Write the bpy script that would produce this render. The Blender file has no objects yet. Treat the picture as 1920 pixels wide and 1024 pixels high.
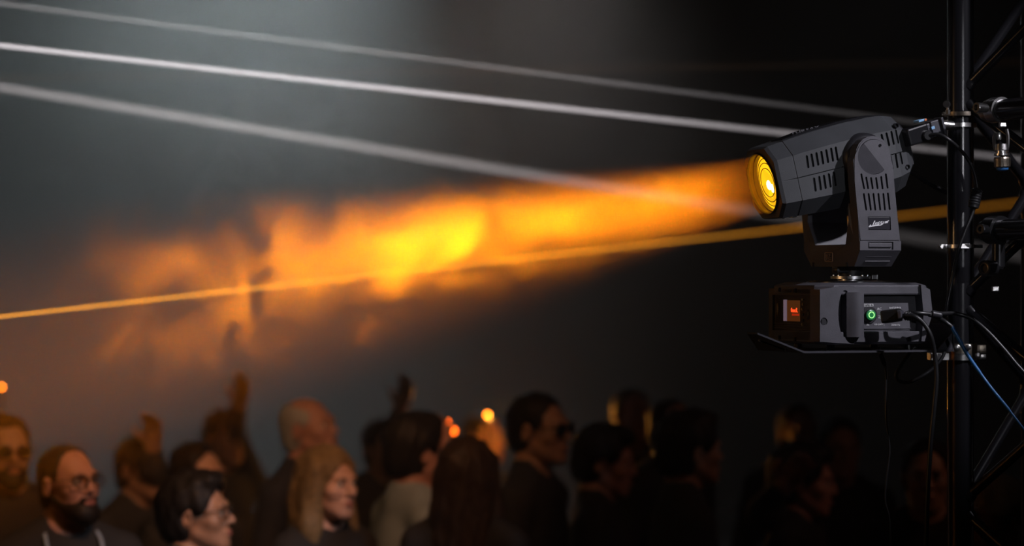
import bpy, bmesh, math, random
import numpy as np
from mathutils import Vector, Matrix

random.seed(7)
S = bpy.context.scene
COL = S.collection
PI = math.pi
R = math.radians

# ------------------------------------------------------------------ camera
FPX, CAMZ = 4800.0, 2.25            # focal length in pixels of the 1920-wide frame, lens height
cam_data = bpy.data.cameras.new('camera')
cam_data.sensor_width = 36.0
cam_data.lens = 36.0 * FPX / 1920.0
cam_data.clip_end = 200
cam_data.dof.use_dof = True
cam_data.dof.focus_distance = 5.88
cam_data.dof.aperture_fstop = 1.7
cam = bpy.data.objects.new('camera', cam_data)
COL.objects.link(cam)
cam.location = (0, 0, CAMZ)
cam.rotation_euler = (PI / 2, 0, 0)
S.camera = cam


def at(px, py, Y):
    return Vector(((px - 960) / FPX * Y, Y, CAMZ + (512 - py) / FPX * Y))


# ------------------------------------------------------------------ world, exposure
w = bpy.data.worlds.new('dark_hall')
S.world = w
w.use_nodes = True
w.node_tree.nodes['Background'].inputs[0].default_value = (0.0, 0.0, 0.0, 1)
S.view_settings.view_transform = 'Standard'
S.view_settings.look = 'None'
S.view_settings.exposure = 0.0
S.view_settings.gamma = 1.0
S.view_settings.use_curve_mapping = False
S.cycles.volume_bounces = 0
S.cycles.max_bounces = 4
S.cycles.diffuse_bounces = 1
S.cycles.glossy_bounces = 2
S.cycles.transparent_max_bounces = 12
S.cycles.volume_step_rate = 1.0
S.cycles.sample_clamp_indirect = 3.0

HAZE = 0.0095         # scattering of the even haze in the hall, per metre

# fixture pose, shared by its lamp
FIX_POS = Vector((0.796, 6.0, CAMZ + (512 - 648) * 0.00125))
FIX_YAW, FIX_TILT = R(19.5), R(13.5)
M_FIX = Matrix.Translation(FIX_POS) @ Matrix.Rotation(FIX_YAW, 4, 'Z')
TILT_C = Vector((-0.014, 0.0, 0.436))
M_HEAD = M_FIX @ Matrix.Translation(TILT_C) @ Matrix.Rotation(-FIX_TILT, 4, 'Y')
HZ = -0.008          # the head body sits a little under its tilt axis
BEAM_D = (M_HEAD.to_3x3() @ Vector((-1, 0, 0))).normalized()


def lamp_obj(name, data, loc, d, scale=(1, 1, 1)):
    o = bpy.data.objects.new(name, data)
    COL.objects.link(o)
    o.location = loc
    o.rotation_euler = Vector(d).to_track_quat('-Z', 'Y').to_euler()
    o.scale = scale
    return o


def narrow_beam(p0, p1, back, half_deg, energy, colour, blend):
    """a tight stage beam: a spot far left, narrowed by its lens"""
    d = (p1 - p0).normalized()
    l = bpy.data.lights.new('beam_lamp', 'SPOT')
    l.energy, l.color, l.spot_blend, l.shadow_soft_size = energy, colour, blend, 0
    l.spot_size = R(2)
    k = math.tan(R(half_deg)) / math.tan(R(1))
    return lamp_obj('beam_lamp', l, p0 - d * back, d, (k, k, 1))


def spot(name, loc, target, deg, energy, colour, blend, soft=0.05):
    l = bpy.data.lights.new(name, 'SPOT')
    l.energy, l.color, l.spot_blend, l.shadow_soft_size = energy, colour, blend, soft
    l.spot_size = R(deg)
    return lamp_obj(name, l, loc, Vector(target) - Vector(loc))


# the moving head's own beam
l = bpy.data.lights.new('head_beam_lamp', 'AREA')
l.shape, l.size, l.energy, l.color, l.spread = 'DISK', 0.135, 54, (1, 0.23, 0.002), R(20.5)
lamp_obj('head_beam_lamp', l, M_HEAD @ Vector((-0.23, 0, HZ)), BEAM_D)
# white beams crossing behind
narrow_beam(at(0, 6, 8.6), at(1640, 219, 8.6), 4.3, 0.075, 1.0e7, (1, .92, .93), .35)
narrow_beam(at(0, 85, 7.6), at(1440, 246, 7.6), 4.6, 0.105, 2.3e7, (1, .91, .94), .45)
narrow_beam(at(0, 163, 11), at(1750, 452, 10.4), 5.0, 0.22, 6.3e6, (1, .90, .90), 1)
# thin orange beams
narrow_beam(at(0, 594, 6.5), at(1800, 393, 6.5), 2.0, 0.215, 3.8e6, (1, .36, .02), .12)
narrow_beam(at(0, 147, 9.0), at(1300, 126, 9.6), 4, 0.13, 4e5, (1, .50, .20), .3)
# cool wash lamp hung behind the crowd above the picture; two added haze fills
spot('cool_wash', at(760, -600, 15.0), at(390, 110, 14.8), 78, 3600, (.84, .97, 1.0), 1.0)
spot('warm_haze_fill', at(1060, -330, 15), at(1000, 300, 15), 100, 520, (1.0, .92, .88), 1.0)  # added, stands in for the warm scattered halo around the beam
spot('back_haze_fill', at(1650, -745, 17), at(1480, 150, 17), 76, 620, (1.0, .94, .93), 1.0)  # added, lifts the haze at the right out of black
# cool work light on the fixture and truss, from the right
spot('fixture_key', (3.6, 3.4, 4.85), (0.99, 6.0, 2.44), 16, 640, (.93, .90, 1.0), .55, .06)
# added weaker front fill, put in to glint on the post and pan ring
spot('front_glint_fill', (2.0, 1.7, 2.75), (1.02, 6.0, 2.46), 12, 60, (.93, .93, 1.0), .5, .04)
# added amber fill for beam haze bounce on the fixture's shaded side
spot('amber_side_fill', (-2.6, 4.9, 2.5), (0.95, 6.0, 2.2), 22, 26, (1, .58, .26), .7, .15)
# added warm fills on the audience and the haze around it
spot('smoke_glow_fill', (0.3, 5.7, 4.1), (-1.15, 8.5, 1.6), 43, 290, (1, .44, .20), 1.0, .25)  # stands in for orange light from the glowing smoke
spot('crowd_fill_dim', (3.9, 7.4, 4.2), (0.6, 9.0, 1.5), 44, 26, (1, .42, .26), 1.0, .25)  # dim extra fill added for the people at the right
spot('brown_haze_fill', (-3.4, 6.6, 6.0), (-1.3, 8.6, 1.4), 44, 70, (1, .50, .12), 1.0, .25)  # added for the brown ambient glow that the main beam would scatter


# ------------------------------------------------------------------ materials
def principled(name, col, rough=.5, metal=0.0, bump=0.0, bscale=60, var=0.0, vscale=8, spec=.5, emit=None, estr=0, coat=0):
    m = bpy.data.materials.new(name)
    m.use_nodes = True
    nt = m.node_tree
    b = nt.nodes['Principled BSDF']
    b.inputs['Base Color'].default_value = (*col, 1)
    b.inputs['Roughness'].default_value = rough
    b.inputs['Metallic'].default_value = metal
    b.inputs['Specular IOR Level'].default_value = spec
    b.inputs['Coat Weight'].default_value = coat
    if emit:
        b.inputs['Emission Color'].default_value = (*emit, 1)
        b.inputs['Emission Strength'].default_value = estr
        m.cycles.emission_sampling = 'NONE'
    tc = nt.nodes.new('ShaderNodeTexCoord')
    if var:
        n = nt.nodes.new('ShaderNodeTexNoise')
        n.inputs['Scale'].default_value = vscale
        n.inputs['Detail'].default_value = 5
        mp = nt.nodes.new('ShaderNodeMapRange')
        mp.inputs[1].default_value, mp.inputs[2].default_value = .3, .7
        mp.inputs[3].default_value, mp.inputs[4].default_value = 1 - var, 1 + var
        mx = nt.nodes.new('ShaderNodeVectorMath')
        mx.operation = 'SCALE'
        mx.inputs[0].default_value = col
        nt.links.new(tc.outputs['Object'], n.inputs['Vector'])
        nt.links.new(n.outputs[0], mp.inputs[0])
        nt.links.new(mp.outputs[0], mx.inputs['Scale'])
        nt.links.new(mx.outputs[0], b.inputs['Base Color'])
    if bump:
        n = nt.nodes.new('ShaderNodeTexNoise')
        n.inputs['Scale'].default_value = bscale
        n.inputs['Detail'].default_value = 3
        bp = nt.nodes.new('ShaderNodeBump')
        bp.inputs['Strength'].default_value = bump
        bp.inputs['Distance'].default_value = .01
        nt.links.new(tc.outputs['Object'], n.inputs['Vector'])
        nt.links.new(n.outputs[0], bp.inputs['Height'])
        nt.links.new(bp.outputs[0], b.inputs['Normal'])
    return m


def emission(name, col, strength):
    m = bpy.data.materials.new(name)
    m.use_nodes = True
    nt = m.node_tree
    nt.nodes.clear()
    o = nt.nodes.new('ShaderNodeOutputMaterial')
    e = nt.nodes.new('ShaderNodeEmission')
    e.inputs[0].default_value = (*col, 1)
    e.inputs[1].default_value = strength
    nt.links.new(e.outputs[0], o.inputs['Surface'])
    m.cycles.emission_sampling = 'NONE'
    return m


MAT = {}
MAT['plastic'] = principled('black_plastic', (.075, .073, .085), .52, bump=.06, bscale=500, var=.14, vscale=26)
MAT['plastic_head'] = principled('head_plastic', (.050, .053, .058), .50, bump=.05, bscale=500, var=.10, vscale=20)
MAT['plastic_dark'] = principled('dark_plastic', (.022, .022, .026), .42)
MAT['plastic_gloss'] = principled('gloss_plastic', (.012, .012, .014), .22)
MAT['hole'] = principled('vent_black', (.004, .004, .005), .7)
MAT['grey_plug'] = principled('grey_plug', (.05, .05, .062), .45)
MAT['rubber'] = principled('black_rubber', (.012, .012, .013), .38)
MAT['cable_blue'] = principled('blue_cable', (.015, .12, .34), .35)
MAT['truss'] = principled('black_powder_coat', (.0085, .0085, .010), .20, spec=.55, bump=.01, bscale=120)
MAT['chrome'] = principled('zinc_steel', (.62, .61, .60), .28, 1.0, bump=.05, bscale=90, var=.2, vscale=40)
MAT['old_steel'] = principled('tarnished_steel', (.30, .26, .21), .38, 1.0, bump=.10, bscale=80, var=.35, vscale=35)
MAT['black_steel'] = principled('black_steel', (.02, .02, .022), .3, .6)
MAT['alu'] = principled('pan_ring_aluminium', (.75, .75, .77), .33, 1.0)
MAT['bracket'] = principled('bracket_steel', (.070, .069, .082), .40, .35, bump=.04, bscale=200)
MAT['white_print'] = principled('white_print', (.80, .80, .82), .5)
MAT['gold_print'] = principled('pale_gold_print', (.42, .27, .17), .5)
MAT['logo_plate'] = principled('logo_plate', (.030, .029, .036), .25)
MAT['blue_print'] = principled('blue_label', (.25, .48, .75), .4)
MAT['orange_print'] = principled('orange_label', (.75, .22, .08), .4)
MAT['blue_cap'] = principled('blue_cap', (.02, .12, .34), .4)
MAT['green'] = emission('green_ring_led', (.40, 1.0, .30), 1.35)
MAT['green_dim'] = principled('green_button', (.02, .20, .07), .3, emit=(.02, .35, .08), estr=.12)
MAT['screen'] = emission('orange_screen', (.06, .017, .004), 1.0)
MAT['screen_red'] = emission('red_digits', (1.0, .06, .012), 2.2)
MAT['screen_glow'] = emission('red_bar', (.32, .018, .004), 1.0)
MAT['screen_strip'] = principled('screen_bezel_edge', (.30, .25, .30), .35, emit=(.30, .22, .30), estr=.35)
MAT['display_plastic'] = principled('display_plastic', (.045, .038, .032), .5)
MAT['button'] = principled('pale_buttons', (.32, .24, .13), .5)


def amber_lens_material():
    m = bpy.data.materials.new('amber_lens')
    m.use_nodes = True
    nt = m.node_tree
    nt.nodes.clear()
    N, L = nt.nodes.new, nt.links.new
    o = N('ShaderNodeOutputMaterial')
    e = N('ShaderNodeEmission')
    tc = N('ShaderNodeTexCoord')
    vo = N('ShaderNodeTexVoronoi')
    vo.inputs['Scale'].default_value = 38
    L(tc.outputs['Object'], vo.inputs['Vector'])
    mp = N('ShaderNodeMapRange')
    mp.inputs[1].default_value, mp.inputs[2].default_value = 0, .9
    mp.inputs[3].default_value, mp.inputs[4].default_value = 1.0, 1.9
    L(vo.outputs['Color'], mp.inputs[0])
    e.inputs[0].default_value = (1.0, .50, .008, 1)
    L(mp.outputs[0], e.inputs[1])
    L(e.outputs[0], o.inputs['Surface'])
    m.cycles.emission_sampling = 'NONE'
    return m


def clear_glass(name, tint):
    m = bpy.data.materials.new(name)
    m.use_nodes = True
    nt = m.node_tree
    nt.nodes.clear()
    N, L = nt.nodes.new, nt.links.new
    o = N('ShaderNodeOutputMaterial')
    t = N('ShaderNodeBsdfTransparent')
    t.inputs[0].default_value = (*tint, 1)
    g = N('ShaderNodeBsdfGlossy')
    g.inputs['Roughness'].default_value = .05
    mx = N('ShaderNodeMixShader')
    mx.inputs[0].default_value = .05
    L(t.outputs[0], mx.inputs[1])
    L(g.outputs[0], mx.inputs[2])
    L(mx.outputs[0], o.inputs['Surface'])
    return m


MAT['lens'] = amber_lens_material()
MAT['glass'] = clear_glass('clear_front_glass', (.97, .95, .9))
MAT['spectacle'] = clear_glass('spectacle_glass', (.85, .85, .85))
MAT['bulb'] = emission('white_hot_bulb', (1.0, .75, .30), 6)
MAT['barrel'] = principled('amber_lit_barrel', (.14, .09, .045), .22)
MAT['amber_lamp'] = emission('amber_bulb', (1.0, .20, .006), 22)
MAT['amber_lamp_deep'] = emission('deep_amber_bulb', (1.0, .12, .004), 9)


# ------------------------------------------------------------------ mesh helpers
def tag(o, label=None, cat=None, group=None, kind=None):
    if label: o['label'] = label
    if cat: o['category'] = cat
    if group: o['group'] = group
    if kind: o['kind'] = kind
    return o


def empty(name, loc=(0, 0, 0), rotz=0.0):
    o = bpy.data.objects.new(name, None)
    COL.objects.link(o)
    o.location = loc
    o.rotation_euler = (0, 0, rotz)
    o.empty_display_size = .1
    return o


def link_mesh(name, me, mat, parent=None):
    if mat is not None:
        for m in (mat if isinstance(mat, (list, tuple)) else [mat]):
            me.materials.append(m)
    o = bpy.data.objects.new(name, me)
    COL.objects.link(o)
    if parent is not None:
        o.parent = parent
    return o


def obj(name, bm, mat, parent=None, smooth=False, angle=None):
    bmesh.ops.recalc_face_normals(bm, faces=bm.faces)
    me = bpy.data.meshes.new(name)
    bm.to_mesh(me)
    bm.free()
    if smooth:
        me.polygons.foreach_set('use_smooth', [True] * len(me.polygons))
        if angle:
            me.set_sharp_from_angle(angle=R(angle))
    return link_mesh(name, me, mat, parent)


def frame(a, b):
    d = (b - a).normalized()
    up = Vector((0, 0, 1)) if abs(d.z) < .95 else Vector((1, 0, 0))
    u = d.cross(up).normalized()
    return d, u, d.cross(u).normalized()


def add_box(bm, c, s, bevel=0.0, mat=None):
    """box with centre c and full size s; mat = optional 4x4 applied after"""
    r = bmesh.ops.create_cube(bm, size=1)
    vs = r['verts']
    bmesh.ops.scale(bm, vec=s, verts=vs)
    bmesh.ops.translate(bm, vec=c, verts=vs)
    if bevel:
        es = list({e for v in vs for e in v.link_edges})
        rr = bmesh.ops.bevel(bm, geom=es, offset=bevel, segments=2, affect='EDGES', profile=.5)
        vs = list({v for f in rr['faces'] for v in f.verts} | {v for v in vs if v.is_valid})
    if mat is not None:
        bmesh.ops.transform(bm, matrix=mat, verts=vs)
    return vs


def add_bounds(bm, x0, x1, y0, y1, z0, z1, bevel=0.0):
    return add_box(bm, ((x0 + x1) / 2, (y0 + y1) / 2, (z0 + z1) / 2), (abs(x1 - x0), abs(y1 - y0), abs(z1 - z0)), bevel)


def add_tube(bm, pts, r, seg=10, caps=True):
    pts = [Vector(p) for p in pts]
    n = len(pts)
    rr = r if isinstance(r, (list, tuple)) else [r] * n
    rings = []
    u = None
    for i, p in enumerate(pts):
        a = pts[max(i - 1, 0)]
        b = pts[min(i + 1, n - 1)]
        d = (b - a).normalized()
        if u is None:
            _, u, _ = frame(a, b)
        u = (u - d * u.dot(d)).normalized()
        v = d.cross(u)
        rings.append([bm.verts.new(p + (u * math.cos(2 * PI * k / seg) + v * math.sin(2 * PI * k / seg)) * rr[i]) for k in range(seg)])
    for i in range(n - 1):
        for k in range(seg):
            bm.faces.new((rings[i][k], rings[i][(k + 1) % seg], rings[i + 1][(k + 1) % seg], rings[i + 1][k]))
    if caps:
        bm.faces.new(rings[0][::-1])
        bm.faces.new(rings[-1])
    return [v for ring in rings for v in ring]


def add_prism(bm, poly, axis, a, b):
    """extrude a 2-D polygon along an axis ('x','y','z') from a to b"""
    def P(p, t):
        if axis == 'x': return (t, p[0], p[1])
        if axis == 'y': return (p[0], t, p[1])
        return (p[0], p[1], t)
    A = [bm.verts.new(P(p, a)) for p in poly]
    B = [bm.verts.new(P(p, b)) for p in poly]
    n = len(poly)
    bm.faces.new(A[::-1])
    bm.faces.new(B)
    for i in range(n):
        bm.faces.new((A[i], A[(i + 1) % n], B[(i + 1) % n], B[i]))
    return A + B


def add_loft(bm, rings, caps=True):
    RR = [[bm.verts.new(p) for p in r] for r in rings]
    n = len(RR[0])
    for i in range(len(RR) - 1):
        for k in range(n):
            bm.faces.new((RR[i][k], RR[i][(k + 1) % n], RR[i + 1][(k + 1) % n], RR[i + 1][k]))
    if caps:
        bm.faces.new(RR[0][::-1])
        bm.faces.new(RR[-1])
    return RR


def add_lathe(bm, c, d, prof, seg=24, caps=True):
    """prof: (distance along d, radius)"""
    d = Vector(d).normalized()
    _, u, v = frame(Vector((0, 0, 0)), d)
    c = Vector(c)
    return add_loft(bm, [[c + d * t + (u * math.cos(2 * PI * k / seg) + v * math.sin(2 * PI * k / seg)) * r for k in range(seg)] for t, r in prof], caps)


def add_sphere(bm, c, r, seg=14):
    rr = bmesh.ops.create_uvsphere(bm, u_segments=seg, v_segments=max(6, seg // 2), radius=1)
    s = r if isinstance(r, (tuple, list, Vector)) else (r, r, r)
    bmesh.ops.scale(bm, vec=s, verts=rr['verts'])
    bmesh.ops.translate(bm, vec=c, verts=rr['verts'])
    return rr['verts']


def smooth_path(pts, n=8):
    P = [Vector(p) for p in pts]
    P = [P[0] * 2 - P[1]] + P + [P[-1] * 2 - P[-2]]
    out = []
    for i in range(1, len(P) - 2):
        for k in range(n):
            t = k / n
            out.append(.5 * ((2 * P[i]) + (P[i + 1] - P[i - 1]) * t + (2 * P[i - 1] - 5 * P[i] + 4 * P[i + 1] - P[i + 2]) * t * t
                             + (3 * P[i] - P[i - 1] - 3 * P[i + 1] + P[i + 2]) * t ** 3))
    out.append(P[-2])
    return out


def cut(o, cutter_bm):
    """boolean difference of a not yet parented object"""
    bmesh.ops.recalc_face_normals(cutter_bm, faces=cutter_bm.faces)
    me = bpy.data.meshes.new('cutter')
    cutter_bm.to_mesh(me)
    cutter_bm.free()
    c = bpy.data.objects.new('cutter', me)
    COL.objects.link(c)
    md = o.modifiers.new('cut', 'BOOLEAN')
    md.object, md.operation, md.solver = c, 'DIFFERENCE', 'EXACT'
    bpy.context.view_layer.update()
    dg = bpy.context.evaluated_depsgraph_get()
    new = bpy.data.meshes.new_from_object(o.evaluated_get(dg))
    o.modifiers.clear()
    old = o.data
    o.data = new
    new.name = old.name
    bpy.data.meshes.remove(old)
    bpy.data.objects.remove(c)
    bpy.data.meshes.remove(me)
    return o


def text_bm(body, size, depth=.0006):
    """lettering as a mesh in the XY plane, centred"""
    cu = bpy.data.curves.new('lettering', 'FONT')
    cu.body, cu.size, cu.extrude = body, size, depth / 2
    cu.align_x, cu.align_y = 'CENTER', 'CENTER'
    cu.resolution_u = 2
    t = bpy.data.objects.new('lettering', cu)
    COL.objects.link(t)
    bpy.context.view_layer.update()
    me = bpy.data.meshes.new_from_object(t.evaluated_get(bpy.context.evaluated_depsgraph_get()))
    bm = bmesh.new()
    bm.from_mesh(me)
    bpy.data.objects.remove(t)
    bpy.data.meshes.remove(me)
    return bm


# ------------------------------------------------------------------ signed distance modelling (organic bodies)
class Field:
    def __init__(self, xs, ys, zs):
        self.ax = [np.asarray(a, np.float32) for a in (xs, ys, zs)]
        self.F = np.full([len(a) for a in self.ax], 1.0, np.float32)

    def block(self, lo, hi):
        sl = []
        for a, l_, h_ in zip(self.ax, lo, hi):
            i0 = max(int(np.searchsorted(a, l_)) - 1, 0)
            i1 = min(int(np.searchsorted(a, h_)) + 1, len(a))
            if i1 <= i0: return None, None
            sl.append(slice(i0, i1))
        g = [self.ax[0][sl[0]][:, None, None], self.ax[1][sl[1]][None, :, None], self.ax[2][sl[2]][None, None, :]]
        return tuple(sl), g

    def mix(self, sl, d, k, sub=False):
        a = self.F[sl]
        if sub:
            h = np.clip(.5 - .5 * (a + d) / k, 0, 1)
            self.F[sl] = a * (1 - h) - d * h + k * h * (1 - h)
        else:
            h = np.clip(.5 + .5 * (a - d) / k, 0, 1)
            self.F[sl] = a * (1 - h) + d * h - k * h * (1 - h)

    def ell(self, c, r, k=.02, sub=False, rot=None, grow=0.0):
        r = (np.array(r, np.float32) + grow)
        m = float(max(r)) + k + .02
        sl, g = self.block([c[i] - m for i in range(3)], [c[i] + m for i in range(3)])
        if sl is None: return
        p = [g[i] - c[i] for i in range(3)]
        if rot is not None:
            q = np.array(rot.inverted())
            p = [q[i][0] * p[0] + q[i][1] * p[1] + q[i][2] * p[2] for i in range(3)]
        k0 = np.sqrt(sum((p[i] / r[i]) ** 2 for i in range(3)))
        k1 = np.sqrt(sum((p[i] / (r[i] * r[i])) ** 2 for i in range(3))) + 1e-6
        self.mix(sl, k0 * (k0 - 1) / k1, k, sub)

    def cap(self, a, b, ra, rb=None, k=.02, sub=False, grow=0.0):
        rb = ra if rb is None else rb
        ra, rb = ra + grow, rb + grow
        m = max(ra, rb) + k + .02
        sl, g = self.block([min(a[i], b[i]) - m for i in range(3)], [max(a[i], b[i]) + m for i in range(3)])
        if sl is None: return
        ba = [b[i] - a[i] for i in range(3)]
        L2 = sum(x * x for x in ba) + 1e-9
        p = [g[i] - a[i] for i in range(3)]
        t = np.clip((p[0] * ba[0] + p[1] * ba[1] + p[2] * ba[2]) / L2, 0, 1)
        d = np.sqrt(sum((p[i] - ba[i] * t) ** 2 for i in range(3))) - (ra + (rb - ra) * t)
        self.mix(sl, d, k, sub)

    def below(self, z):        # keep only what lies above z
        self.F = np.maximum(self.F, (z - self.ax[2])[None, None, :])

    def mesh(self, name):
        F, (xs, ys, zs) = self.F, self.ax
        ins = F < 0
        nx, ny, nz = F.shape
        cnt = np.zeros((nx - 1, ny - 1, nz - 1), np.int8)
        corners = [(i, j, k) for i in (0, 1) for j in (0, 1) for k in (0, 1)]
        for i, j, k in corners:
            cnt += ins[i:nx - 1 + i, j:ny - 1 + j, k:nz - 1 + k]
        act = (cnt > 0) & (cnt < 8)
        I, J, K = np.nonzero(act)
        idx = np.full(act.shape, -1, np.int32)
        idx[act] = np.arange(len(I))
        acc = np.zeros((len(I), 3), np.float32)
        num = np.zeros(len(I), np.float32)
        for c0 in corners:
            for ax in range(3):
                if c0[ax]: continue
                c1 = list(c0)
                c1[ax] = 1
                fa = F[I + c0[0], J + c0[1], K + c0[2]]
                fb = F[I + c1[0], J + c1[1], K + c1[2]]
                m = (fa < 0) != (fb < 0)
                t = np.where(m, fa / np.where(m, fa - fb, 1), 0)
                pa = np.stack([xs[I + c0[0]], ys[J + c0[1]], zs[K + c0[2]]], 1)
                pb = np.stack([xs[I + c1[0]], ys[J + c1[1]], zs[K + c1[2]]], 1)
                acc += np.where(m[:, None], pa + (pb - pa) * t[:, None], 0)
                num += m
        V = acc / num[:, None]
        quads = []
        for ax in range(3):
            s0 = ins[tuple(slice(0, -1) if a == ax else slice(1, -1) for a in range(3))]
            s1 = ins[tuple(slice(1, None) if a == ax else slice(1, -1) for a in range(3))]
            e = np.nonzero(s0 != s1)
            flip = ~s0[e]
            base = [e[a] + (0 if a == ax else 1) for a in range(3)]
            b_, c_ = (ax + 1) % 3, (ax + 2) % 3
            q = []
            for db, dc in ((-1, -1), (0, -1), (0, 0), (-1, 0)):
                ii = [x.copy() for x in base]
                ii[b_] = ii[b_] + db
                ii[c_] = ii[c_] + dc
                q.append(idx[ii[0], ii[1], ii[2]])
            q = np.stack(q, 1)
            q[flip] = q[flip][:, ::-1]
            quads.append(q)
        Q = np.concatenate(quads)
        Q = Q[(Q >= 0).all(1)]
        me = bpy.data.meshes.new(name)
        me.vertices.add(len(V))
        me.vertices.foreach_set('co', V.ravel())
        me.loops.add(Q.size)
        me.loops.foreach_set('vertex_index', Q.ravel().astype(np.int32))
        me.polygons.add(len(Q))
        me.polygons.foreach_set('loop_start', np.arange(0, Q.size, 4, dtype=np.int32))
        me.polygons.foreach_set('use_smooth', np.ones(len(Q), bool))
        me.update(calc_edges=True)
        me.validate()
        return me


def axis(lo, hi, step, fine=(), fstep=None):
    """grid line positions from lo to hi, tighter inside the intervals of fine"""
    out = [lo]
    while out[-1] < hi:
        x = out[-1]
        s = step
        for a, b in fine:
            if a - step <= x <= b: s = fstep
        out.append(x + s)
    return out


# ------------------------------------------------------------------ the hall
def slab(name, c, s, mat):
    bm = bmesh.new()
    add_box(bm, c, s)
    o = obj(name, bm, mat)
    o['kind'] = 'structure'
    return o


m_floor = principled('worn_concrete_floor', (.03, .03, .032), .6, bump=.05, bscale=8, var=.3, vscale=2)
m_wall = principled('black_painted_wall', (.012, .012, .013), .8, bump=.05, bscale=30)
slab('floor', (0, 9, -.1), (20, 30, .2), m_floor)
slab('ceiling', (0, 9, 7.1), (20, 30, .2), m_wall)
slab('wall_back', (0, 24.1, 3.5), (20, .2, 7), m_wall)
slab('wall_front', (0, -6.1, 3.5), (20, .2, 7), m_wall)
slab('wall_left', (-10.1, 9, 3.5), (.2, 30, 7), m_wall)
slab('wall_right', (10.1, 9, 3.5), (.2, 30, 7), m_wall)

# haze that fills the hall: thin by the truss, thicker over the crowd, with one drifting bank high up behind
m = bpy.data.materials.new('haze')
m.use_nodes = True
nt = m.node_tree
nt.nodes.clear()
N_, L_ = nt.nodes.new, nt.links.new
o_ = N_('ShaderNodeOutputMaterial')
v_ = N_('ShaderNodeVolumeScatter')
tc_ = N_('ShaderNodeTexCoord')
sx_ = N_('ShaderNodeSeparateXYZ')
L_(tc_.outputs['Object'], sx_.inputs[0])
r_ = N_('ShaderNodeMapRange')
r_.interpolation_type = 'SMOOTHSTEP'
L_(sx_.outputs[0], r_.inputs[0])
for i_, q_ in enumerate((-.5, 1.35, HAZE, HAZE * .19)): r_.inputs[i_ + 1].default_value = q_
mp_ = N_('ShaderNodeMapping')
mp_.vector_type = 'TEXTURE'
mp_.inputs['Location'].default_value = (-1.25, 14.6, 3.5)
mp_.inputs['Rotation'].default_value = (0, R(8), 0)
mp_.inputs['Scale'].default_value = (3.2, 2.0, 1.45)
L_(tc_.outputs['Object'], mp_.inputs[0])
n_ = N_('ShaderNodeTexNoise')
n_.inputs['Scale'].default_value = .8
n_.inputs['Detail'].default_value = 3
L_(tc_.outputs['Object'], n_.inputs['Vector'])
ln_ = N_('ShaderNodeVectorMath')
ln_.operation = 'LENGTH'
L_(mp_.outputs[0], ln_.inputs[0])
ad_ = N_('ShaderNodeMath')
ad_.operation = 'ADD'
L_(ln_.outputs['Value'], ad_.inputs[0])
L_(n_.outputs[0], ad_.inputs[1])
r2_ = N_('ShaderNodeMapRange')
r2_.interpolation_type = 'SMOOTHSTEP'
L_(ad_.outputs[0], r2_.inputs[0])
for i_, q_ in enumerate((.5, 1.5, .055, 0)): r2_.inputs[i_ + 1].default_value = q_
sm_ = N_('ShaderNodeMath')
sm_.operation = 'ADD'
L_(r_.outputs[0], sm_.inputs[0])
L_(r2_.outputs[0], sm_.inputs[1])
L_(sm_.outputs[0], v_.inputs['Density'])
L_(v_.outputs[0], o_.inputs['Volume'])
m.cycles.volume_step_rate = 2.2
bm = bmesh.new()
add_bounds(bm, -9.95, 9.95, -5.95, 23.95, .002, 6.98)
hz = obj('haze', bm, m)
tag(hz, 'thin even haze filling the dark hall around the beams', 'haze', kind='stuff')


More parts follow.
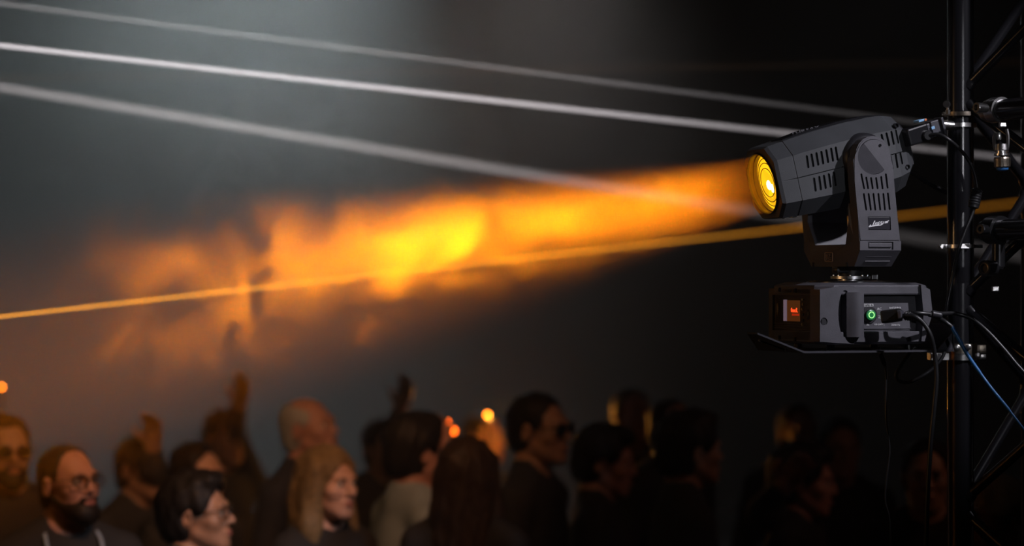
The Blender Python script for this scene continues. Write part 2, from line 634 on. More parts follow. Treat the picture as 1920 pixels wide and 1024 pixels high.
def smoke_material():
    m = bpy.data.materials.new('smoke')
    m.use_nodes = True
    nt = m.node_tree
    nt.nodes.clear()
    N, L = nt.nodes.new, nt.links.new

    def math_(op, a, b=None, clamp=False):
        n = N('ShaderNodeMath')
        n.operation = op
        n.use_clamp = clamp
        for i, x in enumerate((a, b)):
            if x is None: continue
            if isinstance(x, (int, float)): n.inputs[i].default_value = x
            else: L(x, n.inputs[i])
        return n.outputs[0]

    def ramp(x, a, b, c, d):
        n = N('ShaderNodeMapRange')
        n.interpolation_type = 'SMOOTHSTEP'
        L(x, n.inputs[0])
        for i, q in enumerate((a, b, c, d)): n.inputs[i + 1].default_value = q
        return n.outputs[0]
    o = N('ShaderNodeOutputMaterial')
    v = N('ShaderNodeVolumeScatter')
    tc = N('ShaderNodeTexCoord')
    P = tc.outputs['Object']
    sx = N('ShaderNodeSeparateXYZ')
    L(P, sx.inputs[0])
    x, y, z = sx.outputs
    n1 = N('ShaderNodeTexNoise')
    n1.inputs['Scale'].default_value = 7.2
    n1.inputs['Detail'].default_value = 5
    n1.inputs['Roughness'].default_value = .66
    n1.inputs['Distortion'].default_value = .8
    L(P, n1.inputs['Vector'])
    turb = ramp(n1.outputs[0], .46, .56, 0, 1)
    # distance from the plume's line, growing slowly with the run of the plume; edges eaten by the turbulence
    wid = math_('ADD', math_('MULTIPLY', x, .11), .105)
    yy = math_('MULTIPLY', y, 1.5)
    zz = math_('SUBTRACT', z, math_('MULTIPLY', x, .03))
    rr = math_('SQRT', math_('ADD', math_('MULTIPLY', yy, yy), math_('MULTIPLY', zz, zz)))
    q = math_('DIVIDE', rr, wid)
    q2 = math_('ADD', q, math_('MULTIPLY', math_('SUBTRACT', .5, n1.outputs[0]), math_('MULTIPLY', x, 3.2)))
    core = ramp(q2, .1, 1.3, 1, 0)
    box = math_('MULTIPLY', ramp(math_('ABSOLUTE', z), .30, .44, 1, 0), ramp(math_('ABSOLUTE', y), .07, .15, 1, 0))
    rise = math_('MULTIPLY', ramp(x, .0, .30, 0, 1), ramp(x, 1.0, 1.70, 1, 0))
    swell = ramp(x, .30, .85, .20, 1.0)
    body = math_('MULTIPLY', math_('MULTIPLY', core, rise), swell)
    mixn = ramp(x, .40, .90, 0, 1)
    mod = math_('ADD', math_('SUBTRACT', 1, mixn), math_('MULTIPLY', mixn, math_('ADD', math_('MULTIPLY', turb, 1.1), .06)))
    den = math_('MULTIPLY', math_('MULTIPLY', math_('MULTIPLY', body, mod), box), .36)
    L(den, v.inputs['Density'])
    L(v.outputs[0], o.inputs['Volume'])
    m.cycles.volume_step_rate = .24
    return m


lens_w = M_HEAD @ Vector((-0.235, 0, HZ))
bm = bmesh.new()
add_bounds(bm, .01, 1.75, -.16, .16, -.45, .45)
sm = obj('smoke_cloud', bm, smoke_material())
hd = Vector((BEAM_D.x, BEAM_D.y, 0)).normalized()
xd = (hd + Vector((0, 0, -.06))).normalized()
yd = Vector((0, 0, 1)).cross(xd).normalized()
zd = xd.cross(yd)
mw = Matrix((xd, yd, zd)).transposed().to_4x4()
mw.translation = lens_w
sm.matrix_world = mw
tag(sm, 'billowing smoke drifting through the amber beam left of the moving head light', 'smoke', kind='stuff')

# ------------------------------------------------------------------ the moving head light
fixture = empty('moving_head_light', FIX_POS, FIX_YAW)
tag(fixture, 'black moving head stage light with glowing amber lens on bracket beside truss', 'stage light')
M_FIX_I = M_FIX.inverted()
M_HEAD_I = M_HEAD.inverted()
CAM = Vector((0, 0, CAMZ))


def hit(px, py, axis_i, val, inv=M_FIX_I):
    """where the sight line through a measured point meets a plane of the fixture, in its own frame"""
    o = inv @ CAM
    d = (inv @ at(px, py, 6.0)) - o
    t = (val - o[axis_i]) / d[axis_i]
    return o + d * t


def LY(px, py, y):
    p = hit(px, py, 1, y)
    return p.x, p.z


def LX(px, py, x):
    p = hit(px, py, 0, x)
    return p.y, p.z


def HY(px, py, y):
    p = hit(px, py, 1, y, M_HEAD_I)
    return p.x, p.z


# ---- base: core, lid, tray, corner blocks
YF = -.131
base = bmesh.new()
add_bounds(base, -.140, .136, -.104, .120, .012, .140, .004)
base = obj('base', base, MAT['plastic'], None)
cb = bmesh.new()
sx, sz = LY(1668, 562, -.104)
add_lathe(cb, (sx, -.10, sz), (0, -1, 0), [(-.006, .0085), (.02, .0085)], 20)
cut(base, cb)
base.parent = fixture

lid = bmesh.new()                                   # upper rim band
plan = [(-.112, YF), (.118, YF), (.136, YF + .02), (.136, .11), (.12, .131), (-.13, .131), (-.147, .112), (-.147, YF + .03)]
z0, z1 = LY(1640, 553, YF)[1], LY(1640, 535, YF)[1]
rings = []
for z, s in ((z0, .985), (z0 + .003, 1), (z1 - .003, 1), (z1, .985), (z1 + .006, .86)):
    rings.append([Vector((x * s, y * s, z)) for x, y in plan])
add_loft(lid, rings)
obj('base_lid', lid, MAT['plastic'], fixture)

tray = bmesh.new()                                  # lower band
z0, z1 = LY(1640, 646, YF)[1], LY(1640, 622, YF)[1]
rings = [[Vector((x * s, y * s, z)) for x, y in plan] for z, s in ((z0, .93), (z0 + .006, 1), (z1 - .002, 1), (z1, .985))]
add_loft(tray, rings)
obj('base_tray', tray, MAT['plastic'], fixture)

# corner block beside the display with a finger recess
cor = bmesh.new()
p = [LY(1536, 543, YF), LY(1578, 536, YF), LY(1600, 536, YF), LY(1600, 645, YF), LY(1536, 641, YF)]
add_prism(cor, [(x, z) for x, z in p], 'y', YF - .004, -.085)
cor = obj('corner_block', cor, MAT['plastic'])
cb = bmesh.new()
cx, cz = LY(1583, 588, YF)
add_prism(cb, [(cx + .017 * math.cos(a), cz + .054 * math.sin(a)) for a in [k * PI / 12 for k in range(24)]], 'y', YF - .02, YF + .035)
sx, sz = LY(1545, 603, YF - .004)
add_lathe(cb, (sx, YF, sz), (0, -1, 0), [(-.004, .0088), (.02, .0088)], 20)
cut(cor, cb)
cor.parent = fixture
fl = bmesh.new()
fx, fz = LY(1583, 584, YF + .02)
add_box(fl, (fx + .002, YF + .026, fz + .006), (.012, .012, .050), .004)
obj('handle_latch', fl, MAT['plastic'], fixture)
sc = bmesh.new()
add_lathe(sc, (sx, YF + .0005, sz), (0, 1, 0), [(0, .0026), (0, .0052), (.004, .0052), (.004, .0026), (.0015, .0026)], 16)
obj('screw', sc, MAT['plastic_gloss'], fixture)

# upright grip beside the recess
gr = bmesh.new()
gx0, _ = LY(1592, 590, YF - .02)
gx1, gz0 = LY(1616, 632, YF - .01)
_, gz1 = LY(1616, 548, YF - .01)
prof = []
for k in range(9):
    a = k / 8
    prof.append((gx0 + (gx1 - gx0) * a, YF - .006 - .016 * math.sin(a * PI * .62 + .1)))
prof += [(gx1, -.10), (gx0 + .004, -.10)]
rings = [[Vector(((x - (gx0 + gx1) / 2) * s + (gx0 + gx1) / 2, y, z)) for x, y in prof] for z, s in ((gz0, .94), (gz0 + .003, 1), (gz1 - .003, 1), (gz1, .94))]
add_loft(gr, rings)
obj('grip', gr, MAT['plastic'], fixture, smooth=True, angle=35)

# right end fin
fin = bmesh.new()
p = [LY(1726, 534, YF - .006), LY(1743, 543, YF - .006), LY(1748, 588, YF - .006), LY(1741, 610, YF - .006), LY(1733, 640, YF - .006), LY(1727, 640, YF - .006), LY(1731, 590, YF - .006)]
add_prism(fin, p, 'y', YF - .008, -.07)
obj('end_fin', fin, MAT['plastic'], fixture)

# recessed connector panel
YP = -.1055
pan = bmesh.new()
x0, z1 = LY(1619, 556, YP)
x1, z0 = LY(1722, 620, YP)
add_bounds(pan, x0, x1, YP, YP + .01, z0, z1, .001)
cpanel = obj('connector_panel', pan, MAT['plastic'], fixture)
lt = bmesh.new()
a, b = LY(1619, 617, YP), LY(1722, 614.5, YP)
add_box(lt, ((a[0] + b[0]) / 2, YP - .0015, (a[1] + b[1]) / 2), (abs(b[0] - a[0]), .003, .0016))
obj('panel_lip', lt, MAT['plastic'], cpanel)


def print_on_y(body, px, py, y, size, mat, parent, name='lettering', stretch=1.0):
    bm = text_bm(body, size)
    bmesh.ops.scale(bm, vec=(stretch, 1, 1), verts=bm.verts)
    x, z = LY(px, py, y)
    bm.transform(Matrix.Translation((x, y - .0006, z)) @ Matrix.Rotation(PI / 2, 4, 'X'))
    o = obj(name, bm, mat, parent)
    return o


tp = bmesh.new()
a, b = LY(1617, 570, YP), LY(1637, 574.5, YP)
add_bounds(tp, a[0], b[0], YP - .0012, YP, a[1], b[1])
obj('white_label', tp, MAT['white_print'], cpanel)
print_on_y('MAINS IN', 1627.5, 572.3, YP - .0012, .0058, MAT['hole'], cpanel)
print_on_y('AC', 1648.5, 579.5, YP, .0085, MAT['white_print'], cpanel)
print_on_y('ANTENNA', 1678, 577.5, YP, .0064, MAT['white_print'], cpanel)
print_on_y('IN', 1627, 609.3, YP, .0066, MAT['white_print'], cpanel)
print_on_y('100-240V |', 1648, 608.6, YP, .0062, MAT['white_print'], cpanel)
print_on_y('50/60 Hz', 1679, 609.3, YP, .0062, MAT['white_print'], cpanel)
fz_ = bmesh.new()
ax_, az_ = LY(1648.8, 594.5, YP)
for w_, h_, dx in ((.0075, .005, 0),):
    pts = [(-w_ / 2, -h_ / 2), (w_ / 2, -h_ / 2), (w_ / 2, h_ / 2), (-w_ / 2, h_ / 2), (-w_ / 2, -h_ / 2)]
    add_tube(fz_, [(ax_ + u, YP - .0005, az_ + v) for u, v in pts], .0006, 5)
add_tube(fz_, [(ax_ - .002, YP - .0005, az_ - .001), (ax_ + .002, YP - .0005, az_ + .001)], .0006, 5)
obj('fuse_symbol', fz_, MAT['white_print'], cpanel)

# mains socket with its green ring
sk = bmesh.new()
kx, kz = LY(1629, 590.5, YP)
add_lathe(sk, (kx, YP, kz), (0, -1, 0), [(0, .0200), (.003, .0200), (.004, .0185), (.004, .0125), (.010, .0125), (.010, .010)], 32)
sock = obj('power_button_socket', sk, MAT['plastic_dark'], fixture, smooth=True, angle=30)
sk = bmesh.new()
add_lathe(sk, (kx, YP - .009, kz), (0, -1, 0), [(0, .0122), (.0035, .0118), (.0045, .0098), (.0045, .002)], 28)
obj('green_button', sk, MAT['green_dim'], sock, smooth=True, angle=30)
sk = bmesh.new()
ring = []
cyc = [(kx + .0068 * math.cos(2 * PI * k / 28), YP - .0140, kz + .0068 * math.sin(2 * PI * k / 28)) for k in range(28)]
add_tube(sk, cyc + cyc[:1], .00105, 6, caps=False)
tag(obj('green_ring', sk, MAT['green'], sock, smooth=True), 'lit green ring')

# display side
XD = -.147
dy0, dz1 = LX(1441, 541, XD)
dy1, dz0 = LX(1534, 640, XD)
iy0, iz1 = LX(1448, 553, XD)
iy1, iz0 = LX(1522, 624, XD)
iz0 += .002
df = bmesh.new()
for ya, yb, za, zb in ((dy0, iy0, dz0, dz1), (iy1, dy1, dz0, dz1), (iy0, iy1, iz1, dz1), (iy0, iy1, dz0, iz0)):
    add_bounds(df, XD, XD + .012, ya, yb, za, zb, .0008)
dframe = obj('display_frame', df, MAT['display_plastic'], fixture)
dp = bmesh.new()
add_bounds(dp, XD + .007, XD + .012, iy0 + .001, iy1 - .001, iz0, iz1)
for k in range(3):
    z = iz0 + .004 + k * .0055
    add_bounds(dp, XD + .004, XD + .008, iy0 + .004, iy1 - .004, z, z + .0022, .0006)
dpanel = obj('display_panel', dp, MAT['display_plastic'], fixture)
XS = XD + .0055
bm = bmesh.new()
a, b = LX(1475.5, 563, XS), LX(1499, 603, XS)
add_bounds(bm, XS, XS + .004, a[0], b[0], a[1], b[1])
tag(obj('screen', bm, MAT['screen'], dpanel), 'orange lit display screen')
bm = bmesh.new()
a, b = LX(1469.5, 562, XS), LX(1475, 602, XS)
add_bounds(bm, XS - .001, XS + .004, a[0], b[0], a[1], b[1])
obj('screen_edge', bm, MAT['screen_strip'], dpanel)
bm = bmesh.new()
a, b = LX(1485, 588, XS), LX(1498.6, 592.5, XS)
add_bounds(bm, XS - .0004, XS + .004, a[0], b[0], a[1], b[1])
obj('screen_bar', bm, MAT['screen_glow'], dpanel)
bm = text_bm('0ueclL', .0150, .0006)
yy, zz = LX(1489.8, 582.0, XS)
bm.transform(Matrix.Translation((XS - .0006, yy, zz)) @ Matrix.Rotation(-PI / 2, 4, 'Z') @ Matrix.Rotation(PI / 2, 4, 'X') @ Matrix.Diagonal((.93, 1, 1, 1)))
tag(obj('screen_digits', bm, MAT['screen_red'], dpanel), 'glowing red characters')
for px, py, hh in ((1505, 562, 1), (1505, 571, 0), (1504, 580, 0), (1505, 590, 0), (1505, 601, 1), (1504, 608.5, 0)):
    bm = bmesh.new()
    y, z = LX(px, py, XS)
    if hh: add_box(bm, (XS, y, z), (.004, .010, .0052), .001)
    else: add_lathe(bm, (XS + .002, y, z), (-1, 0, 0), [(0, .0034), (.003, .0034), (.004, .002)], 12)
    obj('button', bm, MAT['button'] if py in (571, 608.5, 580, 562) else MAT['plastic_dark'], dpanel)
bm = bmesh.new()
y, z = LX(1457.5, 580, XS)
add_sphere(bm, (XS + .001, y, z), (.005, .0085, .0155), 16)
obj('oval_knob', bm, MAT['display_plastic'], dpanel, smooth=True)
bm = bmesh.new()
y, z = LX(1514, 590, XS)
add_sphere(bm, (XS + .002, y, z), (.004, .007, .0125), 16)
obj('oval_knob', bm, MAT['plastic_dark'], dpanel, smooth=True)
for px, py in ((1463, 543.5), (1493, 545), (1463, 633), (1492, 636)):
    bm = bmesh.new()
    y, z = LX(px, py, XD)
    add_box(bm, (XD - .001, y, z), (.006, .007, .010), .0012)
    obj('latch', bm, MAT['plastic_gloss'], dframe)
bm = bmesh.new()
y, z = LX(1478, 546, XD)
add_box(bm, (XD - .0004, y, z), (.002, .030, .0042), .0006)
obj('frame_slot', bm, MAT['hole'], dframe)
cs = bmesh.new()                                    # plain strip between the display and the corner
a, b = LX(1521, 545, XD + .002), LX(1536, 640, XD + .002)
add_bounds(cs, XD + .002, XD + .03, a[0], YF - .002, a[1], b[1], .002)
obj('corner_strip', cs, MAT['plastic_dark'], fixture)

# pan bearing
bm = bmesh.new()
add_lathe(bm, (-.002, 0, .140), (0, 0, 1), [(0, .105), (.010, .104), (.0125, .090), (.0125, .04)], 48)
obj('base_dome', bm, MAT['plastic_gloss'], fixture, smooth=True, angle=30)
bm = bmesh.new()
add_lathe(bm, (-.003, 0, .1525), (0, 0, 1), [(0, .030), (.004, .030), (.004, .0465), (.010, .0465), (.0102, .030), (.0102, .012)], 48)
ring_o = obj('pan_ring', bm, MAT['alu'], fixture, smooth=True, angle=30)
tag(ring_o, 'shiny aluminium pan ring')
for k in range(8):
    bm = bmesh.new()
    a = k * PI / 4 + .3
    add_lathe(bm, (-.003 + .039 * math.cos(a), .039 * math.sin(a), .1627), (0, 0, 1), [(0, .003), (.0025, .003), (.003, .0015)], 10)
    obj('screw', bm, MAT['alu'], ring_o)
bm = bmesh.new()
add_lathe(bm, (-.003, 0, .160), (0, 0, 1), [(0, .028), (.030, .030)], 24)
add_box(bm, (-.035, -.01, .178), (.03, .03, .016), .003)
obj('pan_shaft', bm, MAT['plastic_dark'], fixture, smooth=True, angle=30)
bm = bmesh.new()
x, z = LY(1640, 519.5, -.02)
add_box(bm, (x, -.02, z), (.014, .004, .010), .001)
add_box(bm, (x + .006, -.021, z), (.0024, .005, .011), .0005)
obj('pan_lock', bm, MAT['alu'], fixture)

# ---- yoke: cradle (front outline in y-z, run through in x), two upright arms
ZB = LX(1560, 500, -.0525)[1]
bm = bmesh.new()
cradle = [(.112, ZB), (.1445, .222), (.1445, .243), (.118, .247), (.118, .330), (.108, .330), (.108, .290), (.084, .236), (-.072, .236), (-.103, .290), (-.103, .330), (-.118, .330), (-.118, .247), (-.1445, .243), (-.1445, .222), (-.109, ZB)]
xa_, xb_ = LY(1606.5, 385, -.1445)[0], LY(1681, 385, -.1445)[0]
A = [Vector((xa_ if z > .28 else -.0525 + (.004 if z < .2 else 0), y, z)) for y, z in cradle]
B = [Vector((xb_ if z > .28 else .0525 - (.006 if z < .2 else 0), y, z)) for y, z in cradle]
VA = [bm.verts.new(p) for p in A]
VB = [bm.verts.new(p) for p in B]
n = len(VA)
bm.faces.new(VA)
bm.faces.new(VB[::-1])
for i in range(n): bm.faces.new((VA[i], VB[i], VB[(i + 1) % n], VA[(i + 1) % n]))
yoke = obj('yoke', bm, MAT['plastic'], None)
cb = bmesh.new()                                    # the stepped recess and the three slits at the foot of the near arm
YA = -.1445
a, b = LY(1628, 453.5, YA), LY(1675, 464, YA)
add_bounds(cb, a[0], b[0], YA - .01, YA + .004, a[1], .2235)
cut(yoke, cb)
yoke.parent = fixture
bm = bmesh.new()
a, b = LY(1629, 455.5, YA), LY(1672.5, 463.5, YA)
add_bounds(bm, a[0], b[0], YA - .001, YA + .006, a[1], b[1], .0012)
obj('arm_foot_block', bm, MAT['plastic'], yoke)
for px0, px1, py in ((1626, 1673, 472), (1623, 1670, 481), (1620, 1667, 490)):
    bm = bmesh.new()
    f = (py - 463) / 37
    a, b = LY(px0, py, YA + .002 + f * .034), LY(px1, py, YA + .002 + f * .034)
    add_box(bm, ((a[0] + b[0]) / 2, YA + .004 + f * .034, a[1]), (b[0] - a[0], .014, .0026), .0008)
    obj('foot_rib', bm, MAT['plastic'], yoke)
for y in (.100, -.075):
    bm = bmesh.new()
    add_box(bm, (-.0495, y, ZB + .005), (.006, .005, .010), .001)
    obj('foot_notch', bm, MAT['hole'], yoke)

# near arm plate with vents, round top
outl = []
for px, py in ((1612, 452), (1608, 400), (1602.5, 340), (1600.5, 300)):
    outl.append(LY(px, py, YA))
cxp, czp = LY(1637.5, 292, YA)
r_top = .0445
for k in range(0, 11):
    a = PI - k * PI / 10
    outl.append((cxp + r_top * math.cos(a), czp + r_top * 1.02 * math.sin(a)))
for px, py in ((1674.5, 310), (1678, 360), (1683, 410), (1688.5, 452)):
    outl.append(LY(px, py, YA))
arm = bmesh.new()
add_prism(arm, outl, 'y', YA - .0005, -.112)
bmesh.ops.bevel(arm, geom=[e for e in arm.edges if all(abs(v.co.y - (YA - .0005)) < 1e-4 for v in e.verts)], offset=.0022, segments=2, affect='EDGES')
arm = obj('yoke_arm', arm, MAT['plastic'])
cb = bmesh.new()


def slot(bm, x0, z0, x1, z1, wd, ya, yb):
    """rounded slot between two centres, cut along y"""
    d = Vector((x1 - x0, z1 - z0)).normalized()
    nrm = Vector((-d.y, d.x)) * wd / 2
    pts = []
    for c, s in (((x0, z0), -1), ((x1, z1), 1)):
        for k in range(5):
            a = -PI / 2 + k * PI / 4
            off = d * (math.cos(a) * wd / 2) * s + nrm * math.sin(a) * s
            pts.append((c[0] + off.x, c[1] + off.y))
    add_prism(bm, pts, 'y', ya, yb)


top = [(1614.8, 327, 1620, 353), (1624, 333, 1627.5, 353), (1633, 334, 1636, 353), (1642.5, 334, 1645.3, 353), (1652, 332, 1654.6, 353), (1660.8, 327, 1664, 352)]
bot = [(1619.5, 364, 1624, 393), (1628.5, 364, 1632.5, 393), (1637.5, 364, 1641, 393), (1646.8, 364, 1650.2, 393), (1656.2, 364, 1659, 393), (1664.6, 363, 1668, 392)]
for s in top + bot:
    a, b = LY(s[0], s[1], YA), LY(s[2], s[3], YA)
    slot(cb, a[0], a[1], b[0], b[1], .0047, YA - .02, -.124)
# logo recess and the disc groove
lx0, lz1 = LY(1627, 406, YA)
lx1, lz0 = LY(1670.5, 431.5, YA)
add_prism(cb, [(lx0, lz1), (lx1 - .0015, lz1), (lx1, lz0), (lx0 + .0015, lz0)], 'y', YA - .02, YA + .005)
dx_, dz_ = LY(1638, 294, YA)
add_lathe(cb, (dx_, YA - .02, dz_), (0, 1, 0), [(0, .0405), (.040, .0405)], 40)
cut(arm, cb)
arm.parent = yoke
bm = bmesh.new()
add_bounds(bm, lx0 + .0018, lx1 - .0022, YA + .0004, YA + .0055, lz0 + .0014, lz1 - .0014, .0004)
logo = obj('logo_plate', bm, MAT['logo_plate'], yoke)
bm = bmesh.new()
lw, lh = lx1 - lx0, lz1 - lz0


def LG(u, v):   # measured points of the emblem plate, 0..1
    return (lx0 + (u - 300) / 970 * lw, YA + .0001, lz1 - (v - 245) / 570 * lh)


strokes = [([(345, 690), (390, 645), (430, 600)], 26), ([(360, 680), (460, 655), (600, 630), (760, 610), (850, 600), (900, 560)], 24),
           ([(600, 420), (550, 520), (505, 630)], 24), ([(590, 610), (640, 500), (690, 490), (645, 600)], 17),
           ([(690, 500), (750, 480), (700, 595)], 17), ([(800, 455), (745, 505), (785, 530), (735, 585)], 17),
           ([(835, 525), (850, 465), (905, 445), (895, 500), (850, 540), (835, 525)], 16), ([(905, 450), (885, 540), (930, 540)], 14),
           ([(980, 440), (945, 535), (900, 575)], 17), ([(1010, 520), (1035, 450), (1110, 440), (1185, 412)], 15),
           ([(1020, 482), (1090, 475), (1155, 462)], 14), ([(1000, 522), (1060, 510), (1130, 500)], 16)]
for pts, wd in strokes:
    pp = [Vector(LG(*p)) for p in pts]
    hw = wd / 970 * lw * .8
    L_, R_ = [], []
    for i, p in enumerate(pp):
        d = (pp[min(i + 1, len(pp) - 1)] - pp[max(i - 1, 0)])
        d = Vector((d.x, d.z)).normalized()
        L_.append((p.x - d.y * hw, p.z + d.x * hw))
        R_.append((p.x + d.y * hw, p.z - d.x * hw))
    for i in range(len(pp) - 1):
        add_prism(bm, [L_[i], L_[i + 1], R_[i + 1], R_[i]], 'y', YA - .0004, YA + .0006)
tag(obj('logo_script', bm, MAT['white_print'], logo), 'white slanted script emblem')

# two-faceted round cover on the arm
sp0, sp1 = LY(1616, 266, YA), LY(1660, 322, YA)
sd = Vector((sp1[0] - sp0[0], sp1[1] - sp0[1])).normalized()
sn = Vector((-sd.y, sd.x))
cz2 = Vector((dx_, dz_))
off = (Vector(sp0) - cz2).dot(sn)
RD = .0395
for side in (1, -1):
    bm = bmesh.new()
    pts = []
    hc = math.sqrt(RD * RD - off * off)
    a0 = math.atan2(off, hc)
    a0, a1 = (a0, PI - a0) if side == 1 else (PI - a0, 2 * PI + a0)
    for k in range(25):
        a = a0 + (a1 - a0) * k / 24
        pts.append(sd * (math.cos(a) * RD) + sn * (math.sin(a) * RD))
    fr, bk = [], []
    for q in pts:
        g = cz2 + q
        dist = (q.dot(sn) - off) * side
        yy = YA - .0035 + (dist * .02 if side == 1 else dist * .36)
        fr.append(bm.verts.new((g.x, yy, g.y)))
        bk.append(bm.verts.new((g.x, YA + .030, g.y)))
    bm.faces.new(fr)
    bm.faces.new(bk[::-1])
    for i in range(len(fr)): bm.faces.new((fr[i], bk[i], bk[(i + 1) % len(fr)], fr[(i + 1) % len(fr)]))
    o = obj('tilt_cover', bm, MAT['plastic'], yoke)
    if side == 1: disc_hi = o
bm = bmesh.new()
x, z = LY(1650.5, 272.5, YA - .0045)
add_lathe(bm, (x, YA - .0032, z), (0, -1, 0), [(0, .0034), (.0015, .0034), (.0015, .0018), (.0006, .0018)], 14)
obj('screw', bm, MAT['plastic_gloss'], yoke)

# far arm
bm = bmesh.new()
o2 = [(x, z) for x, z in outl]
add_prism(bm, o2, 'y', .112, .1445)
bmesh.ops.bevel(bm, geom=list(bm.edges), offset=.0015, segments=1, affect='EDGES')
obj('yoke_arm', bm, MAT['plastic'], yoke)
# shoulder bosses that carry the head
for y0, y1, rr in ((-.114, -.082, .052), (.114, .082, .052)):
    bm = bmesh.new()
    add_lathe(bm, (TILT_C.x, y0, TILT_C.z), (0, 1 if y1 > y0 else -1, 0), [(0, rr - .006), (.004, rr), (.012, rr + .004), (abs(y1 - y0), rr + .007)], 36)
    obj('tilt_boss', bm, MAT['plastic_dark'], yoke, smooth=True, angle=35)

# seal emblem on the yoke front
XY = -.0525 - .0006
bm = bmesh.new()


def SL(u, v):
    y, z = LX(1535 + u / 26.95, 462 + v / 26.95, -.0525)
    return (XY, y, z)


fr = [(345, 318), (690, 318), (712, 340), (712, 745), (690, 765), (360, 765), (330, 740), (325, 340), (345, 318)]
add_tube(bm, [SL(*p) for p in fr], .0009, 6)
for st in ([(385, 420), (395, 600)], [(385, 430), (430, 405), (455, 540)], [(420, 480), (455, 480)], [(505, 420), (575, 410), (590, 440), (520, 520), (545, 560)],
           [(410, 690), (425, 600), (480, 575), (540, 640), (520, 745)], [(430, 735), (520, 745)], [(560, 570), (635, 575)], [(600, 620), (585, 690)], [(635, 640), (630, 700)]):
    add_tube(bm, [SL(*p) for p in st], .0007, 6)
tag(obj('seal_emblem', bm, MAT['gold_print'], yoke), 'small square seal in pale gold')

# ---- head
head = bmesh.new()


def octo(t, w_, h_, zo=0.0):
    s, q = .60 * h_, .56 * w_
    pts = [(-w_, -s), (-w_, -.02 * h_), (-w_, s), (-q, h_), (0, h_ * 1.01), (q, h_), (w_, s), (w_, -.02 * h_), (w_, -s), (q, -h_), (0, -h_ * 1.01), (-q, -h_)]
    return [Vector((-t, y, z + HZ + zo)) for y, z in pts]


rings = [octo(*a) for a in ((.222, .080, .0805), (.214, .0835, .0845), (.178, .0865, .0875), (.1775, .0862, .0870), (.1745, .0862, .0870), (.174, .0875, .088),
                            (.10, .092, .0935), (.02, .095, .096), (-.055, .0945, .0945), (-.085, .0925, .091), (-.088, .0915, .090), (-.112, .085, .083), (-.130, .068, .064))]
add_loft(head, rings)
head = obj('lamp_head', head, MAT['plastic_head'])
cb = bmesh.new()
add_lathe(cb, (-.25, 0, HZ), (1, 0, 0), [(0, .0705), (.095, .0705)], 48)
cut(head, cb)
cb = bmesh.new()
YH = -.0945
for s in ((1514.5, 293, 1517.5, 313), (1523, 290, 1526.6, 311), (1532, 287.5, 1535.5, 308.5), (1541, 285, 1544.5, 306), (1550, 282, 1553.5, 303.5), (1559, 279, 1562.5, 301), (1567.5, 277, 1571, 299),
          (1528, 335, 1531, 357), (1537.5, 332, 1540.5, 354.5), (1546, 330, 1549.3, 352), (1555, 327, 1558.4, 349.5), (1564, 324, 1567.5, 347),
          (1653, 253, 1658, 275), (1662.5, 250.5, 1667.5, 272), (1672, 247.5, 1676.5, 269.5), (1681.5, 245, 1686.2, 267),
          (1670, 294, 1673.5, 316), (1680, 290, 1683.5, 313), (1689.6, 286.5, 1693.5, 306)):
    a, b = HY(s[0], s[1], YH), HY(s[2], s[3], YH)
    slot(cb, a[0], a[1], b[0], b[1], .0056, -.13, -.0835)
cut(head, cb)
cb = bmesh.new()
# seam along the side
sy = HY(1540, 319, YH)
add_bounds(cb, -.214, .135, -.12, -.0835, HZ - .0012, HZ + .0010)
cut(head, cb)
head.parent = fixture
head.matrix_local = Matrix.Translation(TILT_C) @ Matrix.Rotation(-FIX_TILT, 4, 'Y')


def head_part(name, bm, mat, smooth=False, angle=None, label=None):
    o = obj(name, bm, mat, head, smooth, angle)
    if label: o['label'] = label
    return o


# front opening: bezel lip, amber-lit barrel, stepped rings, lens, bulb
bm = bmesh.new()
add_lathe(bm, (-.2235, 0, HZ), (1, 0, 0), [(0, .0705), (.0, .0735), (-.002, .0735), (-.003, .0715), (-.002, .0702), (.012, .0702), (.012, .0705)], 56, caps=False)
head_part('bezel_lip', bm, MAT['plastic_dark'], True, 30)
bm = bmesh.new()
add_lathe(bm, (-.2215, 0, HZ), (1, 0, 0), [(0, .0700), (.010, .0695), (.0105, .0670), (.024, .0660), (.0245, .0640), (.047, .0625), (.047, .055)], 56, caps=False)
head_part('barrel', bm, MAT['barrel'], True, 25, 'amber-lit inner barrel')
bm = bmesh.new()
add_lathe(bm, (-.200, 0, HZ), (-1, 0, 0), [(0, .0650), (.003, .0648), (.003, .0620), (.0068, .052), (.0092, .038), (.0108, .016), (.0110, .004)], 56)
head_part('lens', bm, MAT['lens'], True, 40, 'glowing amber lens')
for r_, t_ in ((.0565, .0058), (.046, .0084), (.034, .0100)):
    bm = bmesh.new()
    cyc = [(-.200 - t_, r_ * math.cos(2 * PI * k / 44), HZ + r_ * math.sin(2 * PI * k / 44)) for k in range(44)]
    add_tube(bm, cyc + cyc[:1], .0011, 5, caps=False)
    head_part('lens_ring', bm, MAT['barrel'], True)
bm = bmesh.new()
add_sphere(bm, (-.2105, -.006, HZ - .006), (.004, .012, .012), 14)
add_box(bm, (-.2105, -.020, HZ - .014), (.004, .010, .020), .002)
head_part('hot_spot', bm, MAT['bulb'], True, None, 'white-hot centre of the lamp')
bm = bmesh.new()
add_lathe(bm, (-.2185, 0, HZ), (-1, 0, 0), [(0, .0695), (.0012, .0695)], 48)
head_part('front_glass', bm, MAT['glass'], False, None, 'clear front glass')
l = bpy.data.lights.new('barrel_lamp', 'POINT')
l.energy, l.color, l.shadow_soft_size = .07, (1, .40, .02), .006
lo = bpy.data.objects.new('barrel_lamp', l)
COL.objects.link(lo)
lo.parent = head
lo.location = (-.2160, 0, HZ)

